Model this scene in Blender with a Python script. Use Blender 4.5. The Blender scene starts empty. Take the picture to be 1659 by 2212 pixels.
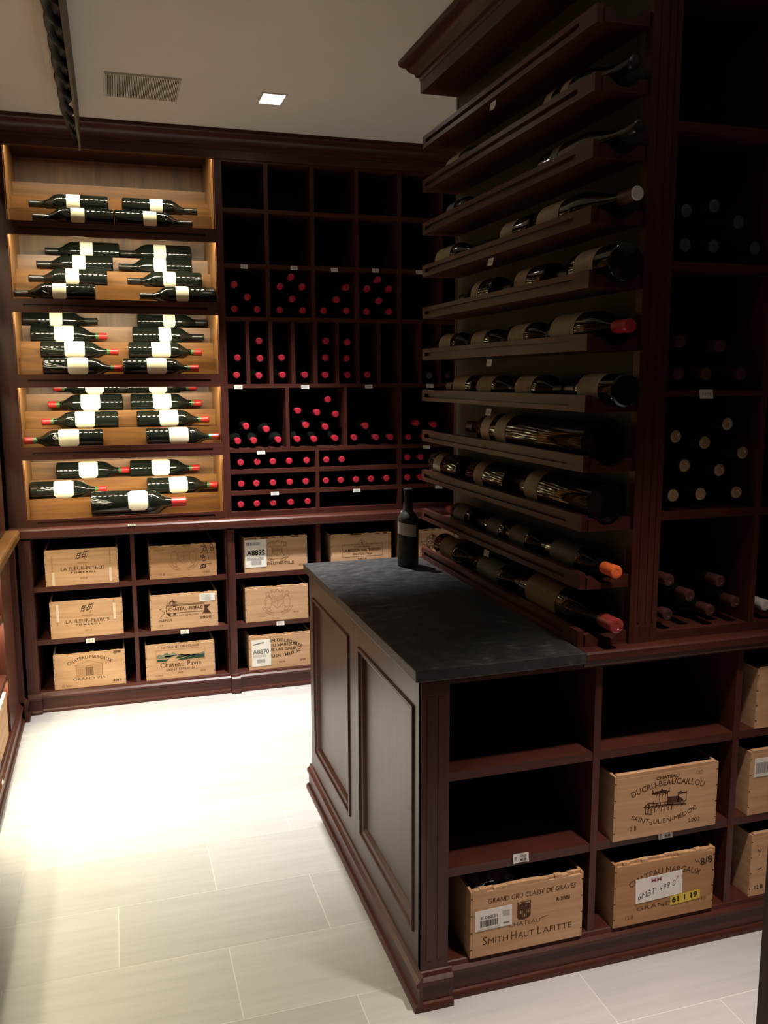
import bpy, bmesh, math, random
from mathutils import Vector, Matrix
random.seed(7)
S = bpy.context.scene
C = S.collection
PI = math.pi

# ------------------------------------------------------------------ camera
F_PX, YAW, PITCH, ROLL = 1891.8, 0.299305, 0.151972, -0.003657
cam_d = bpy.data.cameras.new('camera'); cam = bpy.data.objects.new('camera', cam_d); C.objects.link(cam)
fw = Vector((math.sin(YAW)*math.cos(PITCH), math.cos(YAW)*math.cos(PITCH), -math.sin(PITCH)))
rt = Vector((math.cos(YAW), -math.sin(YAW), 0)); up = rt.cross(fw)
r2 = rt*math.cos(ROLL) + up*math.sin(ROLL); u2 = -rt*math.sin(ROLL) + up*math.cos(ROLL)
M = Matrix((r2, u2, -fw)).transposed().to_4x4(); M.translation = Vector((0, 0, 1.64))
cam.matrix_world = M
cam_d.sensor_fit = 'VERTICAL'; cam_d.sensor_height = 24.0; cam_d.lens = 24.0*F_PX/2212.0
cam_d.clip_start = 0.02
S.camera = cam

# ------------------------------------------------------------------ world, exposure, lamps
w = bpy.data.worlds.new('world'); S.world = w; w.use_nodes = True
w.node_tree.nodes['Background'].inputs[0].default_value = (0.02, 0.02, 0.025, 1)
w.node_tree.nodes['Background'].inputs[1].default_value = 0.05
S.view_settings.view_transform = 'Standard'; S.view_settings.look = 'None'
S.view_settings.exposure = 0.0; S.view_settings.gamma = 1.0; S.view_settings.use_curve_mapping = False
LED_STRENGTH = 650.0
DOWNLIGHTS = [  # x, y, watts, cone degrees, colour
    (0.714, 3.905, 620.0, 70, (1.0, 0.975, 0.94)),
    (1.32, 1.28, 400.0, 58, (1.0, 0.85, 0.75)),
    (-0.02, 1.45, 66.0, 62, (1.0, 0.91, 0.86)),  # unseen fill lamp, added to brighten the near floor
]
CEIL = 2.815

# ------------------------------------------------------------------ helpers
def back_fr(u, v, z): return (u, v, z)
def left_fr(u, v, z): return (-v, u, z)

class MB:
    def __init__(s, fr=None): s.v = []; s.f = []; s.m = []; s.fr = fr
    def add(s, vs, fs, mi=0):
        b = len(s.v)
        s.v += [s.fr(*p) if s.fr else tuple(p) for p in vs]
        for f in fs: s.f.append(tuple(b+i for i in f)); s.m.append(mi)
        return s
    def box(s, x0, x1, y0, y1, z0, z1, mi=0):
        if x0 > x1: x0, x1 = x1, x0
        if y0 > y1: y0, y1 = y1, y0
        vs = [(x0,y0,z0),(x1,y0,z0),(x1,y1,z0),(x0,y1,z0),(x0,y0,z1),(x1,y0,z1),(x1,y1,z1),(x0,y1,z1)]
        return s.add(vs, [(3,2,1,0),(4,5,6,7),(0,1,5,4),(1,2,6,5),(2,3,7,6),(3,0,4,7)], mi)
    def prism(s, poly, axis, a, b, mi=0):
        """poly: 2D points; axis 0: (y,z) along x, 1: (x,z) along y, 2: (x,y) along z"""
        def P(q, t):
            return (t, q[0], q[1]) if axis == 0 else (q[0], t, q[1]) if axis == 1 else (q[0], q[1], t)
        n = len(poly)
        vs = [P(q, a) for q in poly] + [P(q, b) for q in poly]
        fs = [tuple(range(n)), tuple(range(2*n-1, n-1, -1))] + [(i, (i+1) % n, n+(i+1) % n, n+i) for i in range(n)]
        return s.add(vs, fs, mi)
    def sweep(s, prof, path, closed=False, mi=0):
        """profile (out, z) swept along a horizontal polyline; out is to the right of travel"""
        n = len(path); k = len(prof); rings = []
        for i, p in enumerate(path):
            p = Vector(p)
            d0 = (p-Vector(path[i-1])).normalized() if (i > 0 or closed) else None
            d1 = (Vector(path[(i+1) % n])-p).normalized() if (i < n-1 or closed) else None
            if d0 is None: d0 = d1
            if d1 is None: d1 = d0
            n0 = Vector((d0.y, -d0.x)); n1 = Vector((d1.y, -d1.x))
            m = (n0+n1); m = m/m.length; m = m/max(0.2, m.dot(n0))
            rings.append([(p.x+m.x*o, p.y+m.y*o, z) for o, z in prof])
        vs = [q for r in rings for q in r]; fs = []
        for i in range(n if closed else n-1):
            j = (i+1) % n
            for a in range(k):
                b = (a+1) % k
                fs.append((i*k+a, i*k+b, j*k+b, j*k+a))
        if not closed: fs += [tuple(range(k)), tuple((n-1)*k+a for a in reversed(range(k)))]
        return s.add(vs, fs, mi)
    def lathe(s, prof, seg=24, mi=0, cap0=True, cap1=True):
        b = []
        vs = []; fs = []
        for t, r in prof:
            for a in range(seg):
                an = 2*PI*a/seg; vs.append((r*math.cos(an), r*math.sin(an), t))
        for i in range(len(prof)-1):
            for a in range(seg):
                c = (a+1) % seg
                fs.append((i*seg+a, i*seg+c, (i+1)*seg+c, (i+1)*seg+a))
        if cap0: fs.append(tuple(reversed(range(seg))))
        if cap1: fs.append(tuple((len(prof)-1)*seg+a for a in range(seg)))
        return s.add(vs, fs, mi)
    def mesh(s, name, mats, smooth=False):
        me = bpy.data.meshes.new(name); me.from_pydata(s.v, [], s.f)
        for m in (mats if isinstance(mats, (list, tuple)) else [mats]): me.materials.append(m)
        for p, mi in zip(me.polygons, s.m): p.material_index = mi
        bm = bmesh.new(); bm.from_mesh(me); bmesh.ops.recalc_face_normals(bm, faces=bm.faces)
        bm.to_mesh(me); bm.free()
        if smooth:
            for p in me.polygons: p.use_smooth = True
            try: me.set_sharp_from_angle(angle=math.radians(40))
            except Exception: pass
        return me
    def build(s, name, mats, parent=None, smooth=False, bevel=0.0):
        return link(name, s.mesh(name, mats, smooth), parent, bevel)

def worldpos(o):
    p = Vector(o.location)
    while o.parent: o = o.parent; p += Vector(o.location)
    return p
def link(name, me, parent=None, bevel=0.0):
    o = bpy.data.objects.new(name, me); C.objects.link(o)
    if parent is not None:
        o.parent = parent; o.location = -worldpos(parent)
    if bevel:
        b = o.modifiers.new('bevel', 'BEVEL'); b.width = bevel; b.segments = 2; b.limit_method = 'ANGLE'
    return o
def tag(o, label, cat, group=None):
    o['label'] = label; o['category'] = cat
    if group: o['group'] = group
    return o
def thing(name, label, cat, loc=(0,0,0), group=None):
    o = bpy.data.objects.new(name, None); C.objects.link(o); o.location = loc; o.empty_display_size = 0.05
    return tag(o, label, cat, group)
def struct(o): o['kind'] = 'structure'; return o

# ------------------------------------------------------------------ materials
def nodes(name):
    m = bpy.data.materials.new(name); m.use_nodes = True
    nt = m.node_tree; return m, nt, nt.nodes['Principled BSDF']
def ramp(nt, fac, cols):
    r = nt.nodes.new('ShaderNodeValToRGB'); e = r.color_ramp.elements
    while len(e) < len(cols): e.new(0.5)
    for i, (p, c) in enumerate(cols): e[i].position = p; e[i].color = (*c, 1)
    nt.links.new(fac, r.inputs[0]); return r
def plain(name, col, rough=0.5, metal=0.0, coat=0.0, spec=0.5, var=0.0, scale=20.0):
    m, nt, b = nodes(name)
    b.inputs['Roughness'].default_value = rough; b.inputs['Metallic'].default_value = metal
    b.inputs['Coat Weight'].default_value = coat; b.inputs['Specular IOR Level'].default_value = spec
    tc = nt.nodes.new('ShaderNodeTexCoord'); n = nt.nodes.new('ShaderNodeTexNoise')
    n.inputs['Scale'].default_value = scale; n.inputs['Detail'].default_value = 4
    nt.links.new(tc.outputs['Object'], n.inputs['Vector'])
    lo = tuple(c*(1-var) for c in col); hi = tuple(min(1, c*(1+var)) for c in col)
    r = ramp(nt, n.outputs['Fac'], [(0.3, lo), (0.7, hi)])
    nt.links.new(r.outputs[0], b.inputs['Base Color'])
    return m
def wood(name, dark, light, stretch, rough=0.38, coat=0.0, rnd=0.0, bump=0.03, spec=0.5):
    m, nt, b = nodes(name); L = nt.links
    tc = nt.nodes.new('ShaderNodeTexCoord'); mp = nt.nodes.new('ShaderNodeMapping')
    mp.inputs['Scale'].default_value = stretch
    L.new(tc.outputs['Object'], mp.inputs['Vector'])
    oi = nt.nodes.new('ShaderNodeObjectInfo')
    if rnd:
        mul = nt.nodes.new('ShaderNodeVectorMath'); mul.operation = 'SCALE'
        cmb = nt.nodes.new('ShaderNodeCombineXYZ')
        for i in range(3): L.new(oi.outputs['Random'], cmb.inputs[i])
        L.new(cmb.outputs[0], mul.inputs[0]); mul.inputs['Scale'].default_value = 37.0
        ad = nt.nodes.new('ShaderNodeVectorMath'); ad.operation = 'ADD'
        L.new(mp.outputs[0], ad.inputs[0]); L.new(mul.outputs[0], ad.inputs[1]); vec = ad.outputs[0]
    else: vec = mp.outputs[0]
    n = nt.nodes.new('ShaderNodeTexNoise'); n.inputs['Scale'].default_value = 1.0; n.inputs['Detail'].default_value = 6
    n.inputs['Roughness'].default_value = 0.62; n.inputs['Distortion'].default_value = 0.6
    L.new(vec, n.inputs['Vector'])
    mid = tuple((a+c)/2 for a, c in zip(dark, light))
    r = ramp(nt, n.outputs['Fac'], [(0.28, dark), (0.5, mid), (0.72, light)])
    L.new(r.outputs[0], b.inputs['Base Color'])
    bp = nt.nodes.new('ShaderNodeBump'); bp.inputs['Strength'].default_value = bump; bp.inputs['Distance'].default_value = 0.01
    L.new(n.outputs['Fac'], bp.inputs['Height']); L.new(bp.outputs[0], b.inputs['Normal'])
    b.inputs['Roughness'].default_value = rough; b.inputs['Coat Weight'].default_value = coat
    b.inputs['Specular IOR Level'].default_value = spec
    return m
MAH_D, MAH_L = (0.037, 0.0098, 0.0066), (0.081, 0.0220, 0.0146)
W_H = wood('mahogany_horizontal', MAH_D, MAH_L, (3, 3, 70), 0.38, spec=0.32)
W_V = wood('mahogany_vertical', MAH_D, MAH_L, (70, 70, 3), 0.38, spec=0.32)
W_PANEL = wood('mahogany_panel', (0.034, 0.013, 0.009), (0.070, 0.028, 0.019), (45, 45, 2.5), 0.34, bump=0.01)
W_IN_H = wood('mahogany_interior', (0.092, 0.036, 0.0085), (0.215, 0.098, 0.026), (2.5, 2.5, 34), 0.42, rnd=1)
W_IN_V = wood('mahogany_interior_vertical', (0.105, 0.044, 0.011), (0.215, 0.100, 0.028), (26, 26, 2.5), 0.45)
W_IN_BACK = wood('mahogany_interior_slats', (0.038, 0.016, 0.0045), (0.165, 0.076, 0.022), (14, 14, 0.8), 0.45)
BLACK = plain('black_back_panel', (0.006, 0.006, 0.007), 0.7, spec=0.2)
GREEN_PANEL = plain('grey_green_back_panel', (0.060, 0.062, 0.038), 0.65, var=0.12, scale=6)
PINE = wood('pine', (0.40, 0.225, 0.115), (0.56, 0.35, 0.20), (2.2, 2.2, 38), 0.62, rnd=1, bump=0.05, spec=0.25)
PINE_D = wood('pine_aged', (0.30, 0.150, 0.066), (0.44, 0.245, 0.118), (2.2, 2.2, 38), 0.62, rnd=1, bump=0.05, spec=0.25)
PINE_E = wood('pine_edge', (0.34, 0.19, 0.09), (0.58, 0.37, 0.20), (30, 30, 30), 0.7, rnd=1, bump=0.1, spec=0.2)
INK = plain('brown_ink', (0.066, 0.026, 0.012), 0.7, spec=0.2, var=0.3, scale=300)
INK_F = plain('faded_ink', (0.23, 0.118, 0.055), 0.7, spec=0.2, var=0.25, scale=300)
INK_K = plain('black_ink', (0.015, 0.014, 0.013), 0.6, spec=0.2)
INK_G = plain('green_ink', (0.018, 0.042, 0.026), 0.6, spec=0.2)
INK_GL = plain('grey_green_ink', (0.16, 0.17, 0.11), 0.6, spec=0.2, var=0.5, scale=240)
INK_GREY = plain('grey_ink', (0.18, 0.18, 0.17), 0.6, spec=0.2)
INK_PINK = plain('pink_ink', (0.45, 0.16, 0.20), 0.6, spec=0.2)
PAPER = plain('white_paper', (0.72, 0.69, 0.63), 0.6, spec=0.3, var=0.05)
DARKFILL = plain('case_top_shade', (0.010, 0.008, 0.007), 0.9, spec=0.1)
TAPE = plain('clear_tape', (0.66, 0.52, 0.37), 0.25, spec=0.4)
YELLOW = plain('yellow_paper', (0.62, 0.46, 0.045), 0.55)
TAGM = plain('tag_paper', (0.66, 0.64, 0.59), 0.5, var=0.06)
GLASS = plain('dark_bottle_glass', (0.006, 0.008, 0.006), 0.06, spec=0.6)
GLASS_G = plain('dark_green_glass', (0.010, 0.016, 0.010), 0.07, spec=0.6)
DUSTY = plain('dusty_glass', (0.040, 0.042, 0.036), 0.42, spec=0.4, var=0.7, scale=26)
LABEL = plain('cream_label', (0.86, 0.81, 0.60), 0.5, spec=0.3, var=0.03, scale=60)
LABEL_OLD = plain('aged_label', (0.44, 0.40, 0.28), 0.55, spec=0.3, var=0.12, scale=50)
LABEL_DK = plain('grey_label', (0.13, 0.135, 0.12), 0.5, spec=0.3, var=0.2, scale=50)
LABEL_TAN = plain('tan_label', (0.25, 0.18, 0.085), 0.6, spec=0.3, var=0.15, scale=60)
CAP_RED = plain('red_capsule', (0.42, 0.022, 0.040), 0.32, spec=0.5)
CAP_RED2 = plain('bright_red_capsule', (0.34, 0.018, 0.018), 0.34)
CAP_GREEN = plain('green_band', (0.035, 0.10, 0.020), 0.35)
CAP_BLACK = plain('black_capsule', (0.012, 0.012, 0.010), 0.3)
CAP_GOLD = plain('gold_capsule', (0.55, 0.40, 0.22), 0.34, metal=0.55)
CAP_ORANGE = plain('orange_capsule', (0.85, 0.16, 0.045), 0.35)
CAP_WHITE = plain('pale_capsule', (0.62, 0.60, 0.56), 0.35)
CAP_GREY = plain('grey_capsule', (0.055, 0.052, 0.05), 0.4)
CAP_DULL = plain('dull_red_capsule', (0.060, 0.020, 0.018), 0.4)
CAP_WAX = plain('red_wax', (0.24, 0.035, 0.030), 0.22, coat=0.5)
ALU = plain('aluminium_channel', (0.35, 0.34, 0.31), 0.4, metal=0.8)
IRON = plain('dark_patinated_carving', (0.034, 0.034, 0.031), 0.55, var=0.5, scale=18)
IRON_B = plain('brown_patinated_board', (0.06, 0.040, 0.023), 0.55, var=0.3, scale=12)
def emit(name, col, st):
    m, nt, b = nodes(name); b.inputs['Base Color'].default_value = (0.8, 0.8, 0.8, 1)
    b.inputs['Emission Color'].default_value = (*col, 1); b.inputs['Emission Strength'].default_value = st
    return m
LED = emit('led_emitter', (1.0, 0.89, 0.62), LED_STRENGTH)
LED_S = emit('side_led_emitter', (1.0, 0.88, 0.58), LED_STRENGTH*1.25)
LAMP = emit('lamp_lens', (1.0, 0.95, 0.86), 14.0)
PLASTER = plain('ceiling_paint', (0.74, 0.70, 0.63), 0.9, spec=0.2, var=0.02, scale=3)
WALLP = plain('wall_paint', (0.12, 0.09, 0.075), 0.8, spec=0.2)
VENTM = plain('vent_paint', (0.62, 0.58, 0.50), 0.6)
GROUT = plain('grout', (0.66, 0.635, 0.60), 0.9, spec=0.1, var=0.05)

def tile_mat():
    m, nt, b = nodes('porcelain_tile'); L = nt.links
    tc = nt.nodes.new('ShaderNodeTexCoord'); mp = nt.nodes.new('ShaderNodeMapping'); mp.inputs['Scale'].default_value = (3, 34, 1)
    oi = nt.nodes.new('ShaderNodeObjectInfo'); cmb = nt.nodes.new('ShaderNodeCombineXYZ')
    mu = nt.nodes.new('ShaderNodeMath'); mu.operation = 'MULTIPLY'; mu.inputs[1].default_value = 61.0
    L.new(oi.outputs['Random'], mu.inputs[0]); L.new(mu.outputs[0], cmb.inputs[0]); L.new(mu.outputs[0], cmb.inputs[1])
    ad = nt.nodes.new('ShaderNodeVectorMath'); ad.operation = 'ADD'
    L.new(tc.outputs['Object'], mp.inputs['Vector']); L.new(mp.outputs[0], ad.inputs[0]); L.new(cmb.outputs[0], ad.inputs[1])
    n = nt.nodes.new('ShaderNodeTexNoise'); n.inputs['Scale'].default_value = 1.0; n.inputs['Detail'].default_value = 7
    L.new(ad.outputs[0], n.inputs['Vector'])
    r = ramp(nt, n.outputs['Fac'], [(0.3, (0.425, 0.415, 0.412)), (0.7, (0.480, 0.470, 0.468))])
    hs = nt.nodes.new('ShaderNodeHueSaturation'); mr = nt.nodes.new('ShaderNodeMapRange')
    mr.inputs[3].default_value = 0.93; mr.inputs[4].default_value = 1.05
    L.new(oi.outputs['Random'], mr.inputs[0]); L.new(mr.outputs[0], hs.inputs['Value']); L.new(r.outputs[0], hs.inputs['Color'])
    L.new(hs.outputs[0], b.inputs['Base Color']); b.inputs['Roughness'].default_value = 0.5
    b.inputs['Specular IOR Level'].default_value = 0.35
    return m
TILE = tile_mat()

def stone_mat():
    m, nt, b = nodes('soapstone'); L = nt.links
    tc = nt.nodes.new('ShaderNodeTexCoord'); mp = nt.nodes.new('ShaderNodeMapping'); mp.inputs['Scale'].default_value = (22, 40, 22)
    mp.inputs['Rotation'].default_value = (0, 0, 0.5)
    L.new(tc.outputs['Object'], mp.inputs['Vector'])
    n = nt.nodes.new('ShaderNodeTexNoise'); n.inputs['Scale'].default_value = 1.0; n.inputs['Detail'].default_value = 9; n.inputs['Roughness'].default_value = 0.7
    L.new(mp.outputs[0], n.inputs['Vector'])
    r = ramp(nt, n.outputs['Fac'], [(0.35, (0.018, 0.0172, 0.0168)), (0.58, (0.032, 0.0308, 0.030)), (0.72, (0.110, 0.103, 0.098))])
    L.new(r.outputs[0], b.inputs['Base Color'])
    rr = ramp(nt, n.outputs['Fac'], [(0.3, (0.34,)*3), (0.7, (0.55,)*3)])
    L.new(rr.outputs[0], b.inputs['Roughness'])
    return m
STONE = stone_mat()

# ------------------------------------------------------------------ room
XL, XR, YF, YB = -0.98, 2.95, -1.3, 5.10
fl = struct(MB().box(XL, XR, YF, YB, -0.06, -0.00025).build('floor', GROUT))
PX, PY = 0.611, 0.3035
tile_me = MB().box(-PX/2+.0013, PX/2-.0013, -PY/2+.0013, PY/2-.0013, -0.0002, 0.0).mesh('tile', TILE)
row = -11
while True:
    y0 = 2.06+PY*row
    if y0 > YB: break
    xo = 0.251 if row % 2 == 0 else 0.556
    for k in range(-4, 6):
        xc = xo+PX*k+PX/2; yc = y0+PY/2
        if xc-PX/2 < XL or xc+PX/2 > XR or yc-PY/2 < YF or yc+PY/2 > YB: continue
        t = bpy.data.objects.new('tile', tile_me); C.objects.link(t); t.parent = fl; t.location = (xc, yc, 0.0)
    row += 1
struct(MB().box(XL, XR, YF, YB, CEIL, CEIL+0.06).build('ceiling', PLASTER))
struct(MB().box(XL-.06, XL, YF, YB, -.06, CEIL+.06).build('wall_left', WALLP))
struct(MB().box(XR, XR+.06, YF, YB, -.06, CEIL+.06).build('wall_right', WALLP))
struct(MB().box(XL, XR, YB, YB+.06, -.06, CEIL+.06).build('wall_back', WALLP))
struct(MB().box(XL, XR, YF-.06, YF, -.06, CEIL+.06).build('wall_front', WALLP))

# crown mouldings (profile out, z)
CROWN = [(-.02, 2.695), (0.0, 2.695), (0.0, 2.735), (.012, 2.738), (.014, 2.750), (.026, 2.754), (.030, 2.766), (.052, 2.784), (.070, 2.790), (.078, 2.800), (.078, 2.814), (-.02, 2.814)]
struct(MB().sweep(CROWN, [(-0.50, YF), (-0.50, 4.49), (2.6, 4.49)]).build('trim_1', W_H, smooth=True))

# ------------------------------------------------------------------ cabinets
ROWS = [(0.102, 0.341), (0.365, 0.608), (0.632, 0.872)]
PLINTH = [(0.0, 0.0), (-.021, 0.0), (-.021, .012), (-.017, .019), (-.010, .021), (-.010, .068), (-.017, .072), (-.017, .082), (-.008, .090), (-.004, .100), (0.0, .102)]
def base_cabinet(name, label, fr, vf, depth, cols, us, ue, pil, ztop=.872):
    """front face at v = vf; cols: list of openings (u0,u1); pil: list of pilasters (u0,u1)"""
    o = fr((us+ue)/2, vf+depth/2, 0)
    t = thing(name, label, 'cabinet', o)
    vb = vf+depth
    MB(fr).box(us, ue, vb-.012, vb, .0, .883).build('back_panel', BLACK, t)
    MB(fr).box(us, ue, vf, vb-.012, .082, .102).build('bottom_board', W_H, t)
    MB(fr).box(us, ue, vf, vf+.02, .872, .883).build('top_rail', W_H, t)
    MB(fr).box(us, cols[0][0], vf, vb-.012, .102, .872).build('side_panel', W_V, t)
    MB(fr).box(cols[-1][1], ue, vf, vb-.012, .102, .872).build('side_panel', W_V, t)
    for (a, b), (c, d) in zip(cols[:-1], cols[1:]):
        MB(fr).box(b, c, vf, vb-.012, .102, .872).build('divider', W_V, t)
    for a, b in cols:
        for z0, z1 in ((.341, .365), (.608, .632)):
            MB(fr).box(a, b, vf+.002, vb-.012, z0, z1).build('shelf', W_H, t)
    pl = MB(fr).prism([(vf+.0+o_, z) for o_, z in PLINTH], 0, us, ue).build('plinth', W_H, t)
    for a, b in pil:
        p = MB(fr)
        p.box(a, b, vf-.020, vf-.0005, .10, ztop)
        w3 = (b-a)/5
        p.box(a+w3, a+2*w3, vf-.022, vf-.020, .13, .85); p.box(b-2*w3, b-w3, vf-.022, vf-.020, .13, .85)
        po = p.build('pilaster', W_V, t)
        q = MB(fr)
        q.prism([(vf-.020+o_*1.05, z) for o_, z in PLINTH]+[], 0, a, b+.010)
        q.build('plinth_block', W_H, po)
    return t
BASE_BACK = [(-0.405, 0.056), (0.076, 0.526)]
base_cabinet('base_cabinet', 'mahogany base cabinet of six cubbies under the lit bottle display', back_fr, 4.485, 0.50, BASE_BACK, -0.462, 0.534, [(-0.462, -0.407)])
base_cabinet('base_cabinet', 'mahogany base cabinet of case cubbies under the dark bin rack, partly behind the stone island', back_fr, 4.485, 0.50, [(0.573, 1.006), (1.029, 1.456)], 0.5345, 1.4645, [(0.535, 0.572)])
base_cabinet('base_cabinet', 'mahogany base cabinet of case cubbies in the back corner hidden behind the label rack', back_fr, 4.485, 0.50, [(1.503, 1.935), (1.958, 2.39)], 1.465, 2.43, [(1.465, 1.50)])
# back ledge
LEDGE = [(4.99, .8835), (4.445, .8835), (4.440, .890), (4.440, .920), (4.446, .928), (4.455, .930), (4.99, .930)]
tag(MB().prism(LEDGE, 0, -0.50, 2.43).build('wood_ledge', W_H), 'long mahogany ledge running along the back wall between base cabinets and racks', 'ledge')

# left wall cabinet
lc = base_cabinet('base_cabinet', 'mahogany base cabinet with lit cubbies along the side wall, edge on to the aisle', left_fr, 0.492, 0.44, [(1.75, 2.22), (2.26, 2.74), (2.78, 3.16), (3.20, 3.58), (3.62, 4.00)], 1.70, 4.435, [(4.36, 4.42)])
LEDGE_L = [(0.93, .8835), (0.452, .8835), (0.447, .890), (0.447, .920), (0.452, .928), (0.458, .930), (0.93, .930)]
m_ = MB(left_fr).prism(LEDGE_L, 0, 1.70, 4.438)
tag(m_.build('wood_ledge', W_IN_H), 'mahogany ledge on the side wall cabinet, display glow painted in as golden wood', 'ledge')  # lighter golden wood paints in the display light on plain mahogany

# ------------------------------------------------------------------ lit displays
RUN, RISE = 0.125, 0.083
STEP_OFF = 0.034   # the lowest tier has a deeper front step for its double magnum
TIERS = [2.363, 2.013, 1.663, 1.318, 0.967]
def led_strip(fr, u0, u1, v, z, parent, n=30, tilt=0.0):
    """aluminium channel with a row of emitters; tilt turns the emitters from straight down towards the back"""
    b = MB(fr); c_, s_ = math.cos(tilt), math.sin(tilt)
    def rot(a, h): return (v+a*c_-h*s_, z+a*s_+h*c_)
    q = [rot(-.007, .0006), rot(.007, .0006), rot(.007, .006), rot(-.007, .006)]
    b.prism(q, 0, u0, u1, 0)
    for i in range(n):
        c = u0+(i+.5)*(u1-u0)/n
        (va, za), (vb, zb) = rot(-.0055, 0), rot(.0055, 0)
        b.add([(c-.006, va, za), (c+.006, va, za), (c+.006, vb, zb), (c-.006, vb, zb)], [(0, 1, 2, 3)], 1)
    me = bpy.data.meshes.new('led_strip'); me.from_pydata(b.v, [], b.f); me.materials.append(ALU); me.materials.append(LED_S if fr is left_fr else LED)
    for p, mi in zip(me.polygons, b.m): p.material_index = mi
    return link('led_strip', me, parent)
def rail_mesh(b, u0, u1, v0, v1, z0, z1, slot=True, g0=.05, g1=.05, h=.0055):
    """board with a routed slot in its front face (front = v0)"""
    if not slot: return b.box(u0, u1, v0, v1, z0, z1)
    zc = (z0+z1)/2; d = .011 if v1-v0 > .017 else .009
    b.box(u0, u1, v0+d, v1, z0, z1)
    b.box(u0, u1, v0, v0+d, z0, zc-h); b.box(u0, u1, v0, v0+d, zc+h, z1)
    b.box(u0, u0+g0, v0, v0+d, zc-h, zc+h); b.box(u1-g1, u1, v0, v0+d, zc-h, zc+h)
    return b
def display(name, label, fr, vf, u0, u1, us, ue, tilt=42, last_rail=True):
    t = thing(name, label, 'display rack', fr((u0+u1)/2, vf+.2, .93))
    vb = vf+.545
    MB(fr).box(us, u0, vf, vb, .9305, 2.695).build('side_panel', [W_V], t)
    MB(fr).box(u1, ue, vf, vb, .9305, 2.695).build('side_panel', [W_V], t)
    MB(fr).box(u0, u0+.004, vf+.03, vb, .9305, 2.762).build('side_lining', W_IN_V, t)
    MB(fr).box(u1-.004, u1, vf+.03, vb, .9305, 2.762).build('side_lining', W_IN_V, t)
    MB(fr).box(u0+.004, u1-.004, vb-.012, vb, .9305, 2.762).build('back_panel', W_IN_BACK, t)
    MB(fr).box(us, ue, vf+.018, vb, 2.762, 2.78).build('top_board', W_H, t); MB(fr).box(us, ue, vf, vf+.018, 2.695, 2.78).build('valance', W_H, t)
    led_strip(fr, u0+.01, u1-.01, vf+.034, 2.752, t)
    for i, zt in enumerate(TIERS):
        zb = zt-.063 if i < 4 else .9305
        if i < 4 or last_rail: rail_mesh(MB(fr), u0, u1, vf-.010, vf+.006, zb, zt).build('rail', W_H, t)
        zf = zt-.024
        for r in range(4):
            off = STEP_OFF if i == 4 else 0.0
            v1 = vf+.060+RUN*r+RUN/2-.004+off
            v0 = vf+.0062 if r == 0 else v1-RUN+.0102+(0 if r > 1 or i != 4 else 0)
            z = zf+RISE*r
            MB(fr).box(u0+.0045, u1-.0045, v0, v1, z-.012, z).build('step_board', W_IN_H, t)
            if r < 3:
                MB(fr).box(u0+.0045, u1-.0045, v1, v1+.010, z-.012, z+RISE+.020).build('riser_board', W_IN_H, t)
        if i < 4:
            led_strip(fr, u0+.01, u1-.01, vf+.0165, zb+.012, t, tilt=math.radians(tilt))
    return t
for u0, u1 in ((3.22, 3.56), (3.64, 3.98)):
    for zz in (.864, .600, .333): led_strip(left_fr, u0, u1, .512, zz, lc, 8)
display('display_rack', 'mahogany display rack with five lit stepped tiers of bottles on the back wall', back_fr, 4.50, -0.42, 0.530, -0.50, 0.566)
display('display_rack', 'lit stepped display rack on the side wall, seen edge on beside the corner', left_fr, 0.505, 1.80, 4.18, 1.75, 4.40, tilt=-12, last_rail=False)

# ------------------------------------------------------------------ back bin rack
br = thing('bin_rack', 'dark mahogany bin rack of square, tall and flat bins beside the lit display', 'wine rack', (1.4, 4.65, .93))
RV0, RV1 = 4.50, 4.85
RZ = dict(s1=(2.450, 2.469), s2=(2.185, 2.204), s3=(1.926, 1.946), s4=(1.591, 1.611), s5=(1.263, 1.284), s6=(1.153, 1.175), s7=(1.043, 1.064), s8=(.9305, .957))
RX1 = 2.43
MB().box(.5665, RX1, RV1-.012, RV1, .9305, 2.70).build('back_panel', BLACK, br)
MB().box(.5665, RX1, RV0, RV1, 2.685, 2.73).build('top_board', W_H, br)
MB().box(RX1-.02, RX1, RV0, RV1-.012, .9305, 2.685).build('side_panel', W_V, br)
for k, (a, b) in RZ.items():
    if k in ('s6', 's7'):
        for x0, x1 in ((.567, 1.012), (1.031, 1.468), (1.489, 1.89), (1.91, 2.41)):
            MB().box(x0, x1, RV0+.001, RV1-.012, a, b).build('shelf', W_H, br)
    else:
        MB().box(.5665, RX1-.02, RV0, RV1-.012, a, b).build('shelf', W_H, br)
for x0, x1 in ((.771, .792), (1.004, 1.025), (1.236, 1.257), (1.467, 1.489), (1.700, 1.720), (1.93, 1.95), (2.16, 2.18)):
    for za, zb in ((2.469, 2.685), (2.204, 2.450), (1.946, 2.185)):
        MB().box(x0, x1, RV0, RV1-.012, za, zb).build('divider', W_V, br)
for x0, x1 in ((.662, .681), (.779, .799), (.894, .914), (1.010, 1.031), (1.129, 1.146), (1.241, 1.258), (1.354, 1.373), (1.472, 1.489), (1.586, 1.603), (1.700, 1.717), (1.80, 1.818), (1.93, 1.95), (2.16, 2.18)):
    MB().box(x0, x1, RV0, RV1-.012, 1.611, 1.926).build('divider', W_V, br)
for x0, x1 in ((.859, .878), (1.168, 1.187), (1.469, 1.490), (1.796, 1.815), (2.1, 2.12)):
    MB().box(x0, x1, RV0, RV1-.012, 1.284, 1.591).build('divider', W_V, br)
for x0, x1 in ((1.012, 1.031), (1.468, 1.489), (1.89, 1.91)):
    MB().box(x0, x1, RV0, RV1-.012, .957, 1.263).build('divider', W_V, br)

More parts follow.
